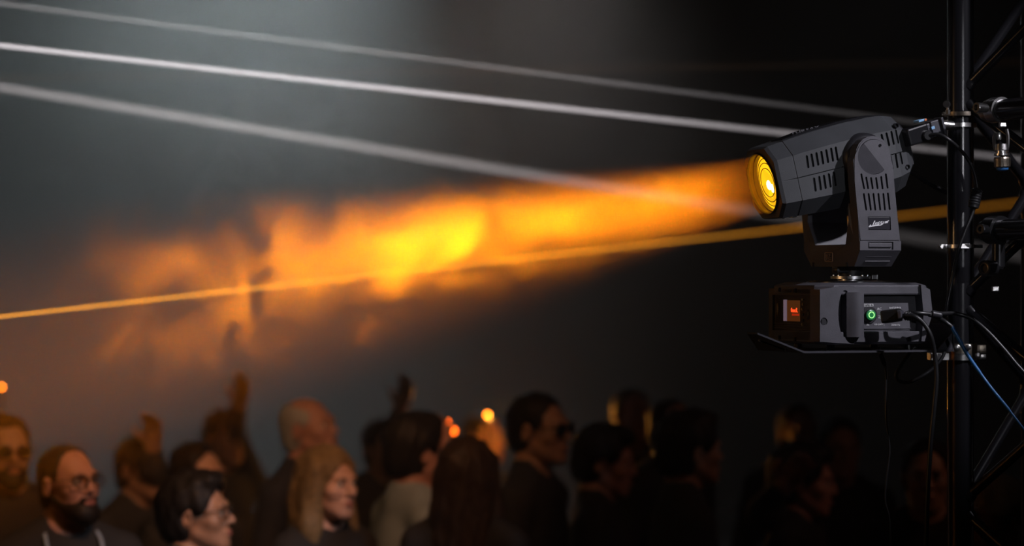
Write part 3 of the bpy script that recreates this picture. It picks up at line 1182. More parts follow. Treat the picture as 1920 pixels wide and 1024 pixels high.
# top ridge with raised lettering, screws, rear pieces
bm = bmesh.new()
sec = []
for t, hh in ((.165, .0875), (.10, .0945), (.02, .0972), (-.06, .0955), (-.10, .087)):
    z = hh + HZ
    sec.append([Vector((-t, -.036, z - .004)), Vector((-t, -.030, z + .0035)), Vector((-t, .030, z + .0035)), Vector((-t, .036, z - .004))])
add_loft(bm, sec)
head_part('top_ridge', bm, MAT['plastic_gloss'])
bm = text_bm('TURSAY', .016, .004)
bm.transform(Matrix.Translation((-.095, -.012, .0945 + HZ + .004)) @ Matrix.Rotation(R(90), 4, 'X') @ Matrix.Diagonal((1.3, .45, .5, 1)))
head_part('raised_lettering', bm, MAT['plastic'])
for px, py in ((1680, 235.5), (1701, 313)):
    bm = bmesh.new()
    x, z = HY(px, py, -.086)
    add_lathe(bm, (x, -.080, z), (0, -1, 0), [(0, .0058), (.010, .0058), (.010, .0040), (.006, .0040)], 16)
    head_part('screw', bm, MAT['plastic_gloss'])
bm = bmesh.new()
x, z = HY(1432, 271, -.05)
add_box(bm, (-.205, -.030, .0815 + HZ), (.006, .010, .006), .001)
head_part('front_clip', bm, MAT['chrome'])
bm = bmesh.new()
add_box(bm, (-.200, -.02, -.0855 + HZ), (.006, .012, .005), .001)
add_box(bm, (-.180, -.03, -.0875 + HZ), (.012, .022, .006), .001)
head_part('bottom_clip', bm, MAT['chrome'])
bm = bmesh.new()
rings = [octo(*a) for a in ((-.1295, .066, .062), (-.136, .066, .060), (-.142, .058, .052))]
add_loft(bm, rings)
head_part('rear_cap', bm, MAT['plastic_dark'])

# ---- plug and wireless unit behind the head
plug = empty('wireless_dongle', (0, 0, 0))
tag(plug, 'black and grey wireless plug stuck in the back of the stage light head', 'plug')
pa, pb = at(1698, 259, 5.945), at(1732, 248, 5.965)
d, u, v = frame(pa, pb)


def oriented(bm, p, dirv, size, bevel=0.001):
    d_, u_, v_ = frame(Vector((0, 0, 0)), dirv)
    mm = Matrix((d_, u_, v_)).transposed().to_4x4()
    mm.translation = p
    add_box(bm, (0, 0, 0), size, bevel, mm)


bm = bmesh.new()
oriented(bm, (pa + pb) / 2, pb - pa, ((pb - pa).length + .006, .040, .040), .004)
obj('plug_body', bm, MAT['plastic_gloss'], plug)
bm = bmesh.new()
oriented(bm, at(1737, 246, 5.965), pb - pa, (.016, .032, .036), .003)
obj('plug_collar', bm, MAT['grey_plug'], plug)
bm = bmesh.new()
oriented(bm, at(1750.5, 240.5, 5.965), pb - pa, (.026, .028, .036), .002)
oriented(bm, at(1763, 236.5, 5.965), pb - pa, (.006, .032, .040), .001)
obj('grey_unit', bm, MAT['grey_plug'], plug)
bm = bmesh.new()
oriented(bm, at(1749.5, 239.5, 5.9475), pb - pa, (.009, .0012, .0066), .0003)
tag(obj('blue_label', bm, MAT['blue_print'], plug), 'tiny blue and white label')
bm = bmesh.new()
oriented(bm, at(1723.5, 226.5, 5.955), pb - pa, (.018, .024, .005), .001)
obj('blue_strip', bm, MAT['blue_print'], plug)
bm = bmesh.new()
oriented(bm, at(1731.5, 225, 5.955), pb - pa, (.006, .020, .005), .001)
obj('orange_tip', bm, MAT['orange_print'], plug)
bm = bmesh.new()
add_lathe(bm, at(1737, 254, 5.945), at(1741, 254, 5.935) - at(1737, 254, 5.945), [(-.008, .011), (.008, .012), (.010, .010)], 18)
obj('plug_gland', bm, MAT['rubber'], plug, smooth=True, angle=30)

# ---- mounting bracket
br = bmesh.new()
ZT = -.0075
prof = [(-.312, .036), (-.296, .030), (-.195, ZT), (.186, ZT)]
top_ = [(x, z) for x, z in prof]
bot_ = [(x, z - .0042) for x, z in prof]
add_prism(br, top_ + bot_[::-1], 'y', -.150, .10)
for v_ in br.verts:                                 # the raised nose is a narrow tongue
    if v_.co.x < -.25 and v_.co.y > 0: v_.co.y = -.095
bracket = obj('mounting_bracket', br, MAT['bracket'])
bracket.matrix_world = M_FIX
tag(bracket, 'bent dark steel bracket plate carrying the stage light, clamped to the truss post', 'bracket')
bm = bmesh.new()
add_prism(bm, [(.182, ZT - .004), (.188, ZT - .004), (.188, .052), (.182, .052)], 'y', -.150, .10)
add_prism(bm, [(.140, ZT - .004), (.185, ZT - .004), (.185, .034)], 'y', -.150, -.146)
obj('bracket_flange', bm, MAT['bracket'], bracket)
bm = bmesh.new()
add_tube(bm, [(-.300, -.13, .018), (-.235, -.13, -.004)], .0022, 6)
obj('bracket_edge_wire', bm, MAT['black_steel'], bracket)
for x in (-.300, -.235):
    bm = bmesh.new()
    add_lathe(bm, (x, -.135, .018 if x < -.27 else -.004), (0, -1, 0), [(0, .003), (.004, .003)], 10)
    obj('bracket_stud', bm, MAT['chrome'], bracket)
for x, y in ((-.10, -.09), (.10, -.09), (-.10, .08), (.10, .08)):
    bm = bmesh.new()
    add_lathe(bm, (x, y, ZT), (0, 0, 1), [(0, .010), (.012, .009)], 12)
    obj('bracket_spacer', bm, MAT['rubber'], bracket)

# ------------------------------------------------------------------ truss tower
ZTOP, TA = 6.4, (1.0635, 6.07)
TB, TC_, TD = (1.2775, 6.30), (1.2935, 5.856), (1.5075, 6.086)
truss = empty('truss_tower', ((TA[0] + TD[0]) / 2, (TA[1] + TD[1]) / 2, 0), 0)
tag(truss, 'black square lattice truss tower standing right of the stage light', 'truss')
TI = Vector(truss.location)


def tpart(name, bm, mat=None, smooth=True):
    bm.transform(Matrix.Translation(-TI))
    return obj(name, bm, mat or MAT['truss'], truss, smooth, 40)


for p, r_ in ((TA, .0315), (TB, .0255), (TC_, .0255), (TD, .0255)):
    bm = bmesh.new()
    add_tube(bm, [(p[0], p[1], .012), (p[0], p[1], ZTOP)], r_, 28)
    tpart('chord', bm)


def zpix(py, Y): return CAMZ + (512 - py) / FPX * Y


def brace(p, q, za, zb, r_=.0125):
    a, b = Vector((p[0], p[1], za)), Vector((q[0], q[1], zb))
    bm = bmesh.new()
    add_tube(bm, [a, b], r_, 14)
    for e, d in ((a, b - a), (b, a - b)):
        d = d.normalized()
        add_lathe(bm, e + d * .030, d, [(0, r_ + .006), (.008, r_ + .0035), (.016, r_)], 14)
    tpart('brace', bm)


step = .486
for k in range(-5, 8):
    z = zpix(175, 6.07) + (k) * step * 1.0
    if z < .15 or z + .30 > ZTOP: continue
    # face A-B: zigzag
    brace(TA, TB, z, z + .27)
    brace(TB, TA, z + .27, z + step - .012)
for k in range(-5, 8):
    z = zpix(560, 5.95) + k * step
    if z < .15 or z + .30 > ZTOP: continue
    brace(TA, TC_, z, z + .255)
    brace(TC_, TA, z + .255, z + step - .012)
    brace(TC_, TD, z, z + .25)
    brace(TB, TD, z + .03, z + .27)
for z in (.13, ZTOP - .1):
    for p, q in ((TA, TB), (TA, TC_), (TB, TD), (TC_, TD)):
        brace(p, q, z, z, .016)
bm = bmesh.new()
add_bounds(bm, TI.x - .40, TI.x + .40, TI.y - .40, TI.y + .40, 0.0, .012, .002)
tpart('base_plate', bm, MAT['black_steel'], False)


def ring_band(bm, c, d, r0, r1, wd, a0=0.0, a1=2 * PI, seg=28):
    """flat clamp band round a tube: axis d, inner r0, outer r1, width wd, from angle a0 to a1"""
    d = Vector(d).normalized()
    _, u, v = frame(Vector((0, 0, 0)), d)
    full = abs(a1 - a0 - 2 * PI) < 1e-4
    rows = []
    for k in range(seg + (0 if full else 1)):
        a = a0 + (a1 - a0) * k / seg
        e = u * math.cos(a) + v * math.sin(a)
        rows.append([bm.verts.new(Vector(c) + e * r_ + d * s) for r_, s in ((r0, -wd / 2), (r1, -wd / 2), (r1, wd / 2), (r0, wd / 2))])
    m_ = len(rows)
    for k in range(m_ if full else m_ - 1):
        A_, B_ = rows[k], rows[(k + 1) % m_]
        for i in range(4): bm.faces.new((A_[i], A_[(i + 1) % 4], B_[(i + 1) % 4], B_[i]))
    if not full:
        bm.faces.new(rows[0])
        bm.faces.new(rows[-1][::-1])


def bolt(bm, p, d, r_=.008, ln=.03, nut=.012):
    d = Vector(d).normalized()
    add_lathe(bm, p, d, [(0, r_ * .55), (ln, r_ * .55)], 12)
    add_lathe(bm, Vector(p) - d * .002, d, [(0, r_ * .7), (0, r_), (nut, r_), (nut, r_ * .7)], 6)


ZV = Vector((0, 0, 1))
A3 = Vector((TA[0], TA[1], 0))

# upper half coupler on the post
cl = empty('upper_tube_clamp', A3 + ZV * zpix(220, 6.05))
tag(cl, 'tarnished steel double band clamp on the truss post beside the wireless plug', 'clamp')
for py, mt in ((213, 'old_steel'), (234, 'chrome')):
    bm = bmesh.new()
    ring_band(bm, (0, 0, zpix(py, 6.04) - cl.location.z), ZV, .0318, .038, .0095)
    add_box(bm, (-.037, -.014, zpix(py, 6.04) - cl.location.z), (.016, .020, .0085), .001)
    obj('clamp_band', bm, MAT[mt], cl, True, 30)
for (px, py, dv) in ((1777, 203, (0, 0, 1)), (1764, 234, (-1, -.25, .05))):
    bm = bmesh.new()
    p = at(px, py, 6.02) - cl.location
    if py == 203: bolt(bm, p + Vector((0, 0, -.012)), (0, 0, 1), .0062, .022, .010); add_lathe(bm, p + Vector((-.002, -.004, .008)), (-.4, -1, .1), [(0, .008), (.010, .008), (.010, .004)], 14)
    else: add_lathe(bm, p, (-1, -.25, .05), [(-.030, .011), (.004, .0125), (.006, .011), (.006, .007), (-.004, .006)], 20)
    obj('clamp_bolt', bm, MAT['chrome'], cl, True, 30)

# horizontal pipe with its half coupler, top right
pp0, pp1 = at(1866, 207, 5.93), at(2080, 188, 5.55)
pd = (pp1 - pp0).normalized()
bm = bmesh.new()
add_tube(bm, [pp0 - pd * .004, pp1], .0242, 26)
tag(obj('scaffold_pipe', bm, MAT['truss'], None, True, 40), 'black pipe clamped by the silver hook coupler at upper truss', 'pipe')
hc = empty('hook_coupler', pp0)
tag(hc, 'silver hook coupler gripping the black pipe, rusty at its base', 'clamp')
bm = bmesh.new()
ring_band(bm, pd * .010, pd, .0246, .0300, .034, R(-150), R(80), 26)
tag(obj('coupler_hook', bm, MAT['chrome'], hc, True, 30), 'bright curved steel hook')
bm = bmesh.new()
add_lathe(bm, -pd * .042, pd, [(0, .012), (.004, .022), (.018, .027), (.034, .026), (.036, .018)], 22)
obj('coupler_body', bm, MAT['old_steel'], hc, True, 35)
bm = bmesh.new()
p = at(1836, 202, 5.885) - pp0
add_lathe(bm, p, Vector((-.8, -.55, .02)), [(-.022, .010), (.008, .0125), (.010, .011), (.010, .007), (.002, .006)], 20)
obj('coupler_bolt', bm, MAT['chrome'], hc, True, 30)
bm = bmesh.new()
p = at(1880, 234, 5.90) - pp0
add_box(bm, p, (.016, .02, .012), .002)
obj('coupler_lug', bm, MAT['chrome'], hc)

# eye bolt with blue cap hanging under the coupler
eb = empty('eye_bolt', at(1876, 285, 5.90))
tag(eb, 'hanging steel eye bolt with knurled nut and blue cap below the hook coupler', 'bolt')
E0 = Vector(eb.location)
bm = bmesh.new()
for s in (-1, 1):
    pts = [at(1877 + s * 10.5, 242 if s > 0 else 250, 5.90) - E0, at(1877 + s * 13, 258, 5.90) - E0, at(1877 + s * 12, 276, 5.90) - E0, at(1878 + s * 9, 284, 5.90) - E0]
    add_tube(bm, smooth_path(pts, 4), .0042, 8)
add_box(bm, at(1873, 255, 5.905) - E0, (.010, .010, .018), .002)
obj('eye_fork', bm, MAT['chrome'], eb, True, 40)
bm = bmesh.new()
q = at(1878, 270, 5.90) - E0
add_lathe(bm, q, (0.02, 0, -1), [(0, .0150), (.014, .0165), (.016, .014), (.022, .014), (.022, .0175), (.027, .0175), (.028, .014)], 24)
obj('eye_shank', bm, MAT['chrome'], eb, True, 30)
bm = bmesh.new()
q = at(1879, 298, 5.90) - E0
add_lathe(bm, q, (0.03, 0, -1), [(-.004, .0180), (0, .0192), (.018, .0186), (.020, .016)], 18)
obj('knurled_nut', bm, MAT['old_steel'], eb)
bm = bmesh.new()
add_lathe(bm, q, (0.03, 0, -1), [(.019, .0145), (.025, .0135), (.028, .008)], 20)
tag(obj('blue_cap', bm, MAT['blue_cap'], eb, True, 30), 'blue plastic cap')

# thin band with screw in the middle of the post
cl = empty('hose_clamp', A3 + ZV * zpix(462, 6.05))
tag(cl, 'thin bright band clamp round the truss post beside the yoke', 'clamp')
bm = bmesh.new()
ring_band(bm, (0, 0, 0), ZV, .0317, .0352, .0085)
for s, sx_ in ((-1, -.044), (1, .040)):
    add_box(bm, (sx_, -.012, 0), (.020, .006, .0085), .001)
obj('clamp_band', bm, MAT['chrome'], cl, True, 30)
bm = bmesh.new()
bolt(bm, Vector((-.046, -.022, 0)), (0, 1, 0), .0055, .03, .008)
obj('clamp_bolt', bm, MAT['chrome'], cl)
bm = bmesh.new()
add_box(bm, (.004, -.037, 0), (.022, .005, .012), .001)
obj('clamp_screw', bm, MAT['chrome'], cl)

# lower clamp that holds the bracket
cl = empty('bracket_clamp', A3 + ZV * zpix(660, 6.05))
tag(cl, 'wide steel clamp at the bracket foot on the truss post, amber tinted at its end', 'clamp')
for py, wd, mt in ((655, .026, 'old_steel'), (669, .016, 'chrome')):
    bm = bmesh.new()
    ring_band(bm, (0, 0, zpix(py, 6.05) - cl.location.z), ZV, .0318, .039, wd)
    add_box(bm, (.046, -.014, zpix(py, 6.05) - cl.location.z), (.022, .016, wd * .8), .001)
    obj('clamp_band', bm, MAT[mt], cl, True, 30)
bm = bmesh.new()
add_box(bm, (-.050, .002, zpix(669, 6.05) - cl.location.z), (.050, .05, .017), .001)
obj('clamp_tongue', bm, MAT['chrome'], cl)
for px, py in ((1794, 652), (1815, 651), (1833, 667)):
    bm = bmesh.new()
    p = at(px, py, 6.032) - cl.location
    add_lathe(bm, p, (0, -1, 0), [(-.002, .007), (.006, .007), (.007, .005)], 12)
    obj('clamp_bolt', bm, MAT['chrome'], cl, True, 30)

# second pipe and swivel, middle right
q0, q1 = at(1862, 432, 5.93), at(2080, 424, 5.55)
qd = (q1 - q0).normalized()
bm = bmesh.new()
add_tube(bm, [q0, q1], .0242, 26)
tag(obj('scaffold_pipe', bm, MAT['truss'], None, True, 40), 'black pipe in the dark swivel coupler halfway up the truss', 'pipe')
sw = empty('swivel_coupler', q0)
tag(sw, 'dark swivel coupler joining the truss post to the middle pipe', 'clamp')
bm = bmesh.new()
ring_band(bm, qd * .012, qd, .0246, .0330, .040)
add_lathe(bm, -qd * .040, qd, [(0, .014), (.006, .024), (.030, .026), (.036, .018)], 20)
obj('coupler_body', bm, MAT['black_steel'], sw, True, 35)
bm = bmesh.new()
p = at(1842, 430, 5.885) - q0
add_lathe(bm, p, (-.7, -.6, .05), [(-.02, .010), (.006, .0125), (.008, .011), (.008, .006), (.002, .005)], 18)
obj('coupler_bolt', bm, MAT['black_steel'], sw, True, 30)
bm = bmesh.new()
add_tube(bm, [at(1872, 450, 5.92) - q0, at(1872, 500, 5.92) - q0], .015, 14)
obj('coupler_post', bm, MAT['black_steel'], sw, True, 30)
bm = bmesh.new()
p = at(1852, 503, 5.90) - q0
add_lathe(bm, p, (-.75, -.6, 0), [(-.02, .018), (.012, .0185), (.014, .014), (.014, .010), (.008, .009)], 20)
ring_band(bm, at(1866, 497, 5.92) - q0, (.3, -.2, 1), .016, .020, .006)
obj('swivel_joint', bm, MAT['black_steel'], sw, True, 30)
bm = bmesh.new()
p = at(1866, 542, 5.92) - q0
add_box(bm, p, (.016, .014, .012), .002)
obj('coupler_nut', bm, MAT['chrome'], sw)

# ------------------------------------------------------------------ cables
def cable(name, pts, r_, mat, label, seg=10, n=8):
    bm = bmesh.new()
    add_tube(bm, smooth_path(pts, n), r_, seg)
    o = obj(name, bm, mat, None, True, 60)
    return tag(o, label, 'cable')


c = cable('data_cable', [at(1740, 254, 5.94), at(1760, 252, 5.93), at(1782, 264, 5.925), at(1806, 287, 5.95), at(1823, 314, 5.96), at(1831, 345, 5.965), at(1831, 368, 5.965), at(1824, 398, 5.96), at(1811, 430, 5.955),
                         at(1798, 466, 5.955), at(1786, 520, 5.97), at(1777, 565, 5.97), at(1773, 590, 5.965), at(1764, 600, 5.95)], .0042, MAT['rubber'], 'black data cable looping from the wireless plug down the truss post')
bm = bmesh.new()
d = at(1824, 398, 5.96) - at(1832, 355, 5.965)
prof = [(0, .006), (.003, .0120)]
for k in range(6): prof += [(.006 + k * .0062, .0140), (.0095 + k * .0062, .0125)]
prof += [(.046, .0125), (.049, .0055)]
add_lathe(bm, at(1832, 353, 5.963), d, prof, 18)
obj('ribbed_ferrite', bm, MAT['rubber'], c, True, 30)
cable('rear_cable', [at(1690, 318, 6.08), at(1706, 324, 6.12), at(1730, 337, 6.16), at(1758, 353, 6.18), at(1790, 368, 6.17), at(1812, 380, 6.16)], [.0045] * 17 + [.0062] * 12 + [.0045] * 12, MAT['rubber'],
      'black cable running from behind the lamp head to the truss post')
c = cable('power_cable', [at(1698, 592, 5.80), at(1716, 594, 5.79), at(1733, 608, 5.79), at(1746, 632, 5.79), at(1753, 668, 5.80), at(1756, 710, 5.80), at(1752, 760, 5.80), at(1746, 820, 5.80), at(1742, 880, 5.80), at(1738, 960, 5.80), at(1736, 1060, 5.80)],
          .0055, MAT['rubber'], 'thick black power cable hanging straight down from the connector panel')
bm = bmesh.new()
a, b = at(1653, 595, 5.845), at(1690, 590, 5.825)
oriented(bm, (a + b) / 2, b - a, ((b - a).length, .024, .030), .005)
obj('power_plug', bm, MAT['rubber'], c)
bm = bmesh.new()
oriented(bm, at(1689, 590, 5.815), b - a, (.010, .022, .019), .002)
obj('plug_latch', bm, MAT['grey_plug'], c)
bm = bmesh.new()
d = at(1722, 598, 5.79) - at(1697, 591, 5.81)
prof = [(0, .0085)]
for k in range(5): prof += [(.004 + k * .006, .0115 - k * .0007), (.0075 + k * .006, .0095 - k * .0007)]
add_lathe(bm, at(1697, 591, 5.812), d, prof + [(.038, .0055)], 16)
obj('strain_relief', bm, MAT['rubber'], c, True, 30)
c = cable('antenna_cable', [at(1704, 585, 5.84), at(1722, 587, 5.83), at(1748, 589, 5.84), at(1770, 588, 5.86), at(1792, 588, 5.88), at(1822, 598, 5.88), at(1850, 620, 5.87), at(1880, 652, 5.86), at(1905, 682, 5.85), at(1940, 722, 5.84), at(2000, 800, 5.83)],
          .0050, MAT['rubber'], 'black glossy cable arching past the post to the lower right')
bm = bmesh.new()
add_lathe(bm, at(1746, 588, 5.838), at(1766, 592, 5.845) - at(1746, 588, 5.838), [(0, .006), (.002, .0085), (.022, .0085), (.026, .006)], 14)
obj('cable_joint', bm, MAT['plastic_dark'], c, True, 30)
c = cable('blue_cable', [at(1784, 612, 5.855), at(1800, 640, 5.85), at(1814, 665, 5.845), at(1836, 697, 5.84), at(1858, 727, 5.83), at(1890, 766, 5.82), at(1920, 805, 5.81), at(1980, 880, 5.80)], [.0044] * 25 + [.0036] * 16 + [.0026] * 16,
          MAT['cable_blue'], 'thin bright blue cable slanting down across the truss')
bm = bmesh.new()
add_tube(bm, smooth_path([at(1742, 590, 5.836), at(1758, 595, 5.845), at(1772, 603, 5.855), at(1785, 613, 5.855)], 6), .0050, 10)
tag(obj('black_sleeve', bm, MAT['rubber'], c, True, 60), 'black sleeved end')
cable('loop_cable', [at(1716, 650, 6.02), at(1704, 664, 6.02), at(1690, 684, 6.03), at(1680, 703, 6.03), at(1687, 715, 6.03), at(1706, 716, 6.03), at(1728, 706, 6.02), at(1750, 690, 6.02), at(1768, 668, 6.02), at(1772, 646, 6.02)], .0042, MAT['rubber'],
      'black cable sagging in a loop under the bracket')
c = cable('safety_wire', [at(1650, 650, 5.95), at(1655, 672, 5.95), at(1661, 700, 5.95), at(1661, 750, 5.95), at(1662, 790, 5.95), at(1666, 820, 5.95), at(1668, 850, 5.95), at(1662, 900, 5.95), at(1660, 940, 5.95), at(1668, 975, 5.95), at(1672, 1060, 5.95)], .0021, MAT['rubber'],
          'thin dark wire dangling under the middle of the bracket')
bm = bmesh.new()
add_lathe(bm, at(1651, 664, 5.95), at(1660, 688, 5.95) - at(1651, 664, 5.95), [(0, .003), (.004, .0055), (.024, .0055), (.030, .003)], 12)
obj('wire_ferrule', bm, MAT['black_steel'], c, True, 30)

# ------------------------------------------------------------------ audience
SKIN = {k: principled('skin_' + k, c, .5, bump=.03, bscale=300, var=.10, vscale=30) for k, c in
        {'tan': (.34, .19, .12), 'fair': (.48, .29, .22), 'ruddy': (.42, .22, .17), 'deep': (.20, .11, .07)}.items()}
HAIR = {k: principled('hair_' + k, c, .55, bump=.25, bscale=90, var=.35, vscale=70, spec=.2) for k, c in
        {'black': (.010, .008, .007), 'brown': (.028, .018, .012), 'grey': (.32, .33, .34), 'blond': (.17, .12, .060), 'stubble': (.020, .015, .012), 'dark_blond': (.09, .06, .035)}.items()}
CLOTH = {k: principled('cloth_' + k, c, .85, bump=.12, bscale=160, var=.15, vscale=12) for k, c in
         {'black': (.010, .010, .011), 'navy': (.012, .014, .024), 'white': (.22, .28, .34), 'charcoal': (.025, .025, .028), 'maroon': (.05, .008, .012), 'denim': (.03, .04, .07),
          'leather': (.015, .012, .011), 'pale': (.42, .40, .36)}.items()}
MAT['eye_white'] = principled('eye_white', (.55, .50, .46), .25)
MAT['iris'] = principled('dark_iris', (.02, .014, .01), .15)
MAT['lip'] = principled('lips', (.30, .11, .09), .45)
MAT['frame_black'] = principled('black_spectacle_frame', (.010, .010, .010), .3)
MAT['lens_dark'] = principled('dark_sunglass', (.008, .008, .009), .08)


def head_field(F, T, k, female=False, grow=0.0):
    """head primitives, T maps head space (face towards -Y, ear level at 0) to body space"""
    def e(c, r, kk=.02, sub=False, rot=None):
        F.ell(T @ Vector(c), r, kk, sub, (T.to_3x3() @ (rot or Matrix.Identity(3))), grow if not sub else 0)

    def c_(a, b, ra, rb=None, kk=.015, sub=False):
        F.cap(T @ Vector(a), T @ Vector(b), ra, rb, kk, sub, grow if not sub else 0)
    j = .9 if female else 1.0
    e((0, .014, .034), (.074, .094, .082))
    e((0, -.034, -.018), (.060, .058, .084), .03)
    e((0, -.046, -.072), (.046 * j, .046, .040), .03)
    e((0, -.079, -.099), (.019 * j, .017, .017), .025)
    for s in (-1, 1):
        c_((s * .051 * j, -.008, -.055), (s * .020, -.076, -.096), .014, .012, .025)
        e((s * .041, -.061, -.022), (.022, .022, .020), .025)
    c_((-.034, -.084, .024), (.034, -.084, .024), .0095 if female else .012, None, .022)
    for s in (-1, 1): e((s * .031, -.101, .004), (.018, .017, .013), .012, True)
    c_((0, -.088, .016), (0, -.112, -.024), .0078, .0115, .012)
    for s in (-1, 1): e((s * .0125, -.099, -.029), (.0085, .0095, .008), .008)
    e((0, -.092, -.061), (.024, .013, .014), .014)
    c_((-.020, -.105, -.060), (.020, -.105, -.060), .0028, None, .005, True)
    for s in (-1, 1):
        rt = Matrix.Rotation(s * .35, 3, 'Z') @ Matrix.Rotation(.15, 3, 'X')
        e((s * .078, .012, -.006), (.0105, .020, .032), .008, False, rt)
        e((s * .086, .008, -.004), (.007, .010, .018), .006, True, rt)


def hand_field(F, wrist, d, nrm, side, curl=.25):
    """palm, four unequal bent fingers and a thumb; d = along the hand, nrm = out of the palm's back"""
    d = d.normalized()
    nrm = (nrm - d * nrm.dot(d)).normalized()
    x = d.cross(nrm) * side
    F.cap(wrist, wrist + d * .02, .025, .026, .02)
    M = Matrix((x, nrm, d)).transposed()
    F.ell(wrist + d * .055, (.040, .0165, .048), .015, False, M)
    for off, ln in ((-.030, .062), (-.010, .076), (.010, .082), (.030, .072)):
        b = wrist + d * .092 + x * off
        f1 = (d * math.cos(curl) - nrm * math.sin(curl) + x * off * 1.5).normalized()
        f2 = (d * math.cos(curl * 2.4) - nrm * math.sin(curl * 2.4)).normalized()
        F.cap(b - d * .02, b + f1 * ln * .52, .0098, .0088, .006)
        F.cap(b + f1 * ln * .52, b + f1 * ln * .52 + f2 * ln * .5, .0088, .0072, .006)
    t0 = wrist + d * .030 + x * .030
    t1 = t0 + (d * .6 + x * .75 - nrm * .2).normalized() * .042
    F.cap(t0, t1, .013, .0105, .012)
    F.cap(t1, t1 + (d * .9 + x * .25 - nrm * .3).normalized() * .032, .0105, .0085, .006)


def glasses_part(parent, T, dark, label):
    bm = bmesh.new()
    for s in (-1, 1):
        cyc = []
        for k in range(20):
            a = 2 * PI * k / 20
            cx = abs(math.cos(a)) ** .75 * math.copysign(1, math.cos(a))
            sz = abs(math.sin(a)) ** .75 * math.copysign(1, math.sin(a))
            cyc.append(T @ Vector((s * .034 + cx * .026, -.108 + abs(s * .034 + cx * .026) * .12, .004 + sz * .019)))
        add_tube(bm, cyc + cyc[:1], .0026, 6, caps=False)
        add_tube(bm, [T @ Vector(p) for p in ((s * .060, -.102, .010), (s * .076, -.04, .012), (s * .082, .010, .010), (s * .080, .028, -.008))], .0026, 6)
    add_tube(bm, [T @ Vector(p) for p in ((-.009, -.109, .008), (0, -.112, .011), (.009, -.109, .008))], .0024, 6)
    g = obj('glasses', bm, MAT['frame_black'], parent, True)
    g['label'] = label
    for s in (-1, 1):
        bm = bmesh.new()
        vs = [bm.verts.new(T @ Vector((s * .034 + .025 * math.cos(2 * PI * k / 20), -.1075 + abs(s * .034 + .025 * math.cos(2 * PI * k / 20)) * .12, .004 + .018 * math.sin(2 * PI * k / 20)))) for k in range(20)]
        bm.faces.new(vs)
        obj('glass_lens', bm, MAT['lens_dark'] if dark else MAT['spectacle'], g)


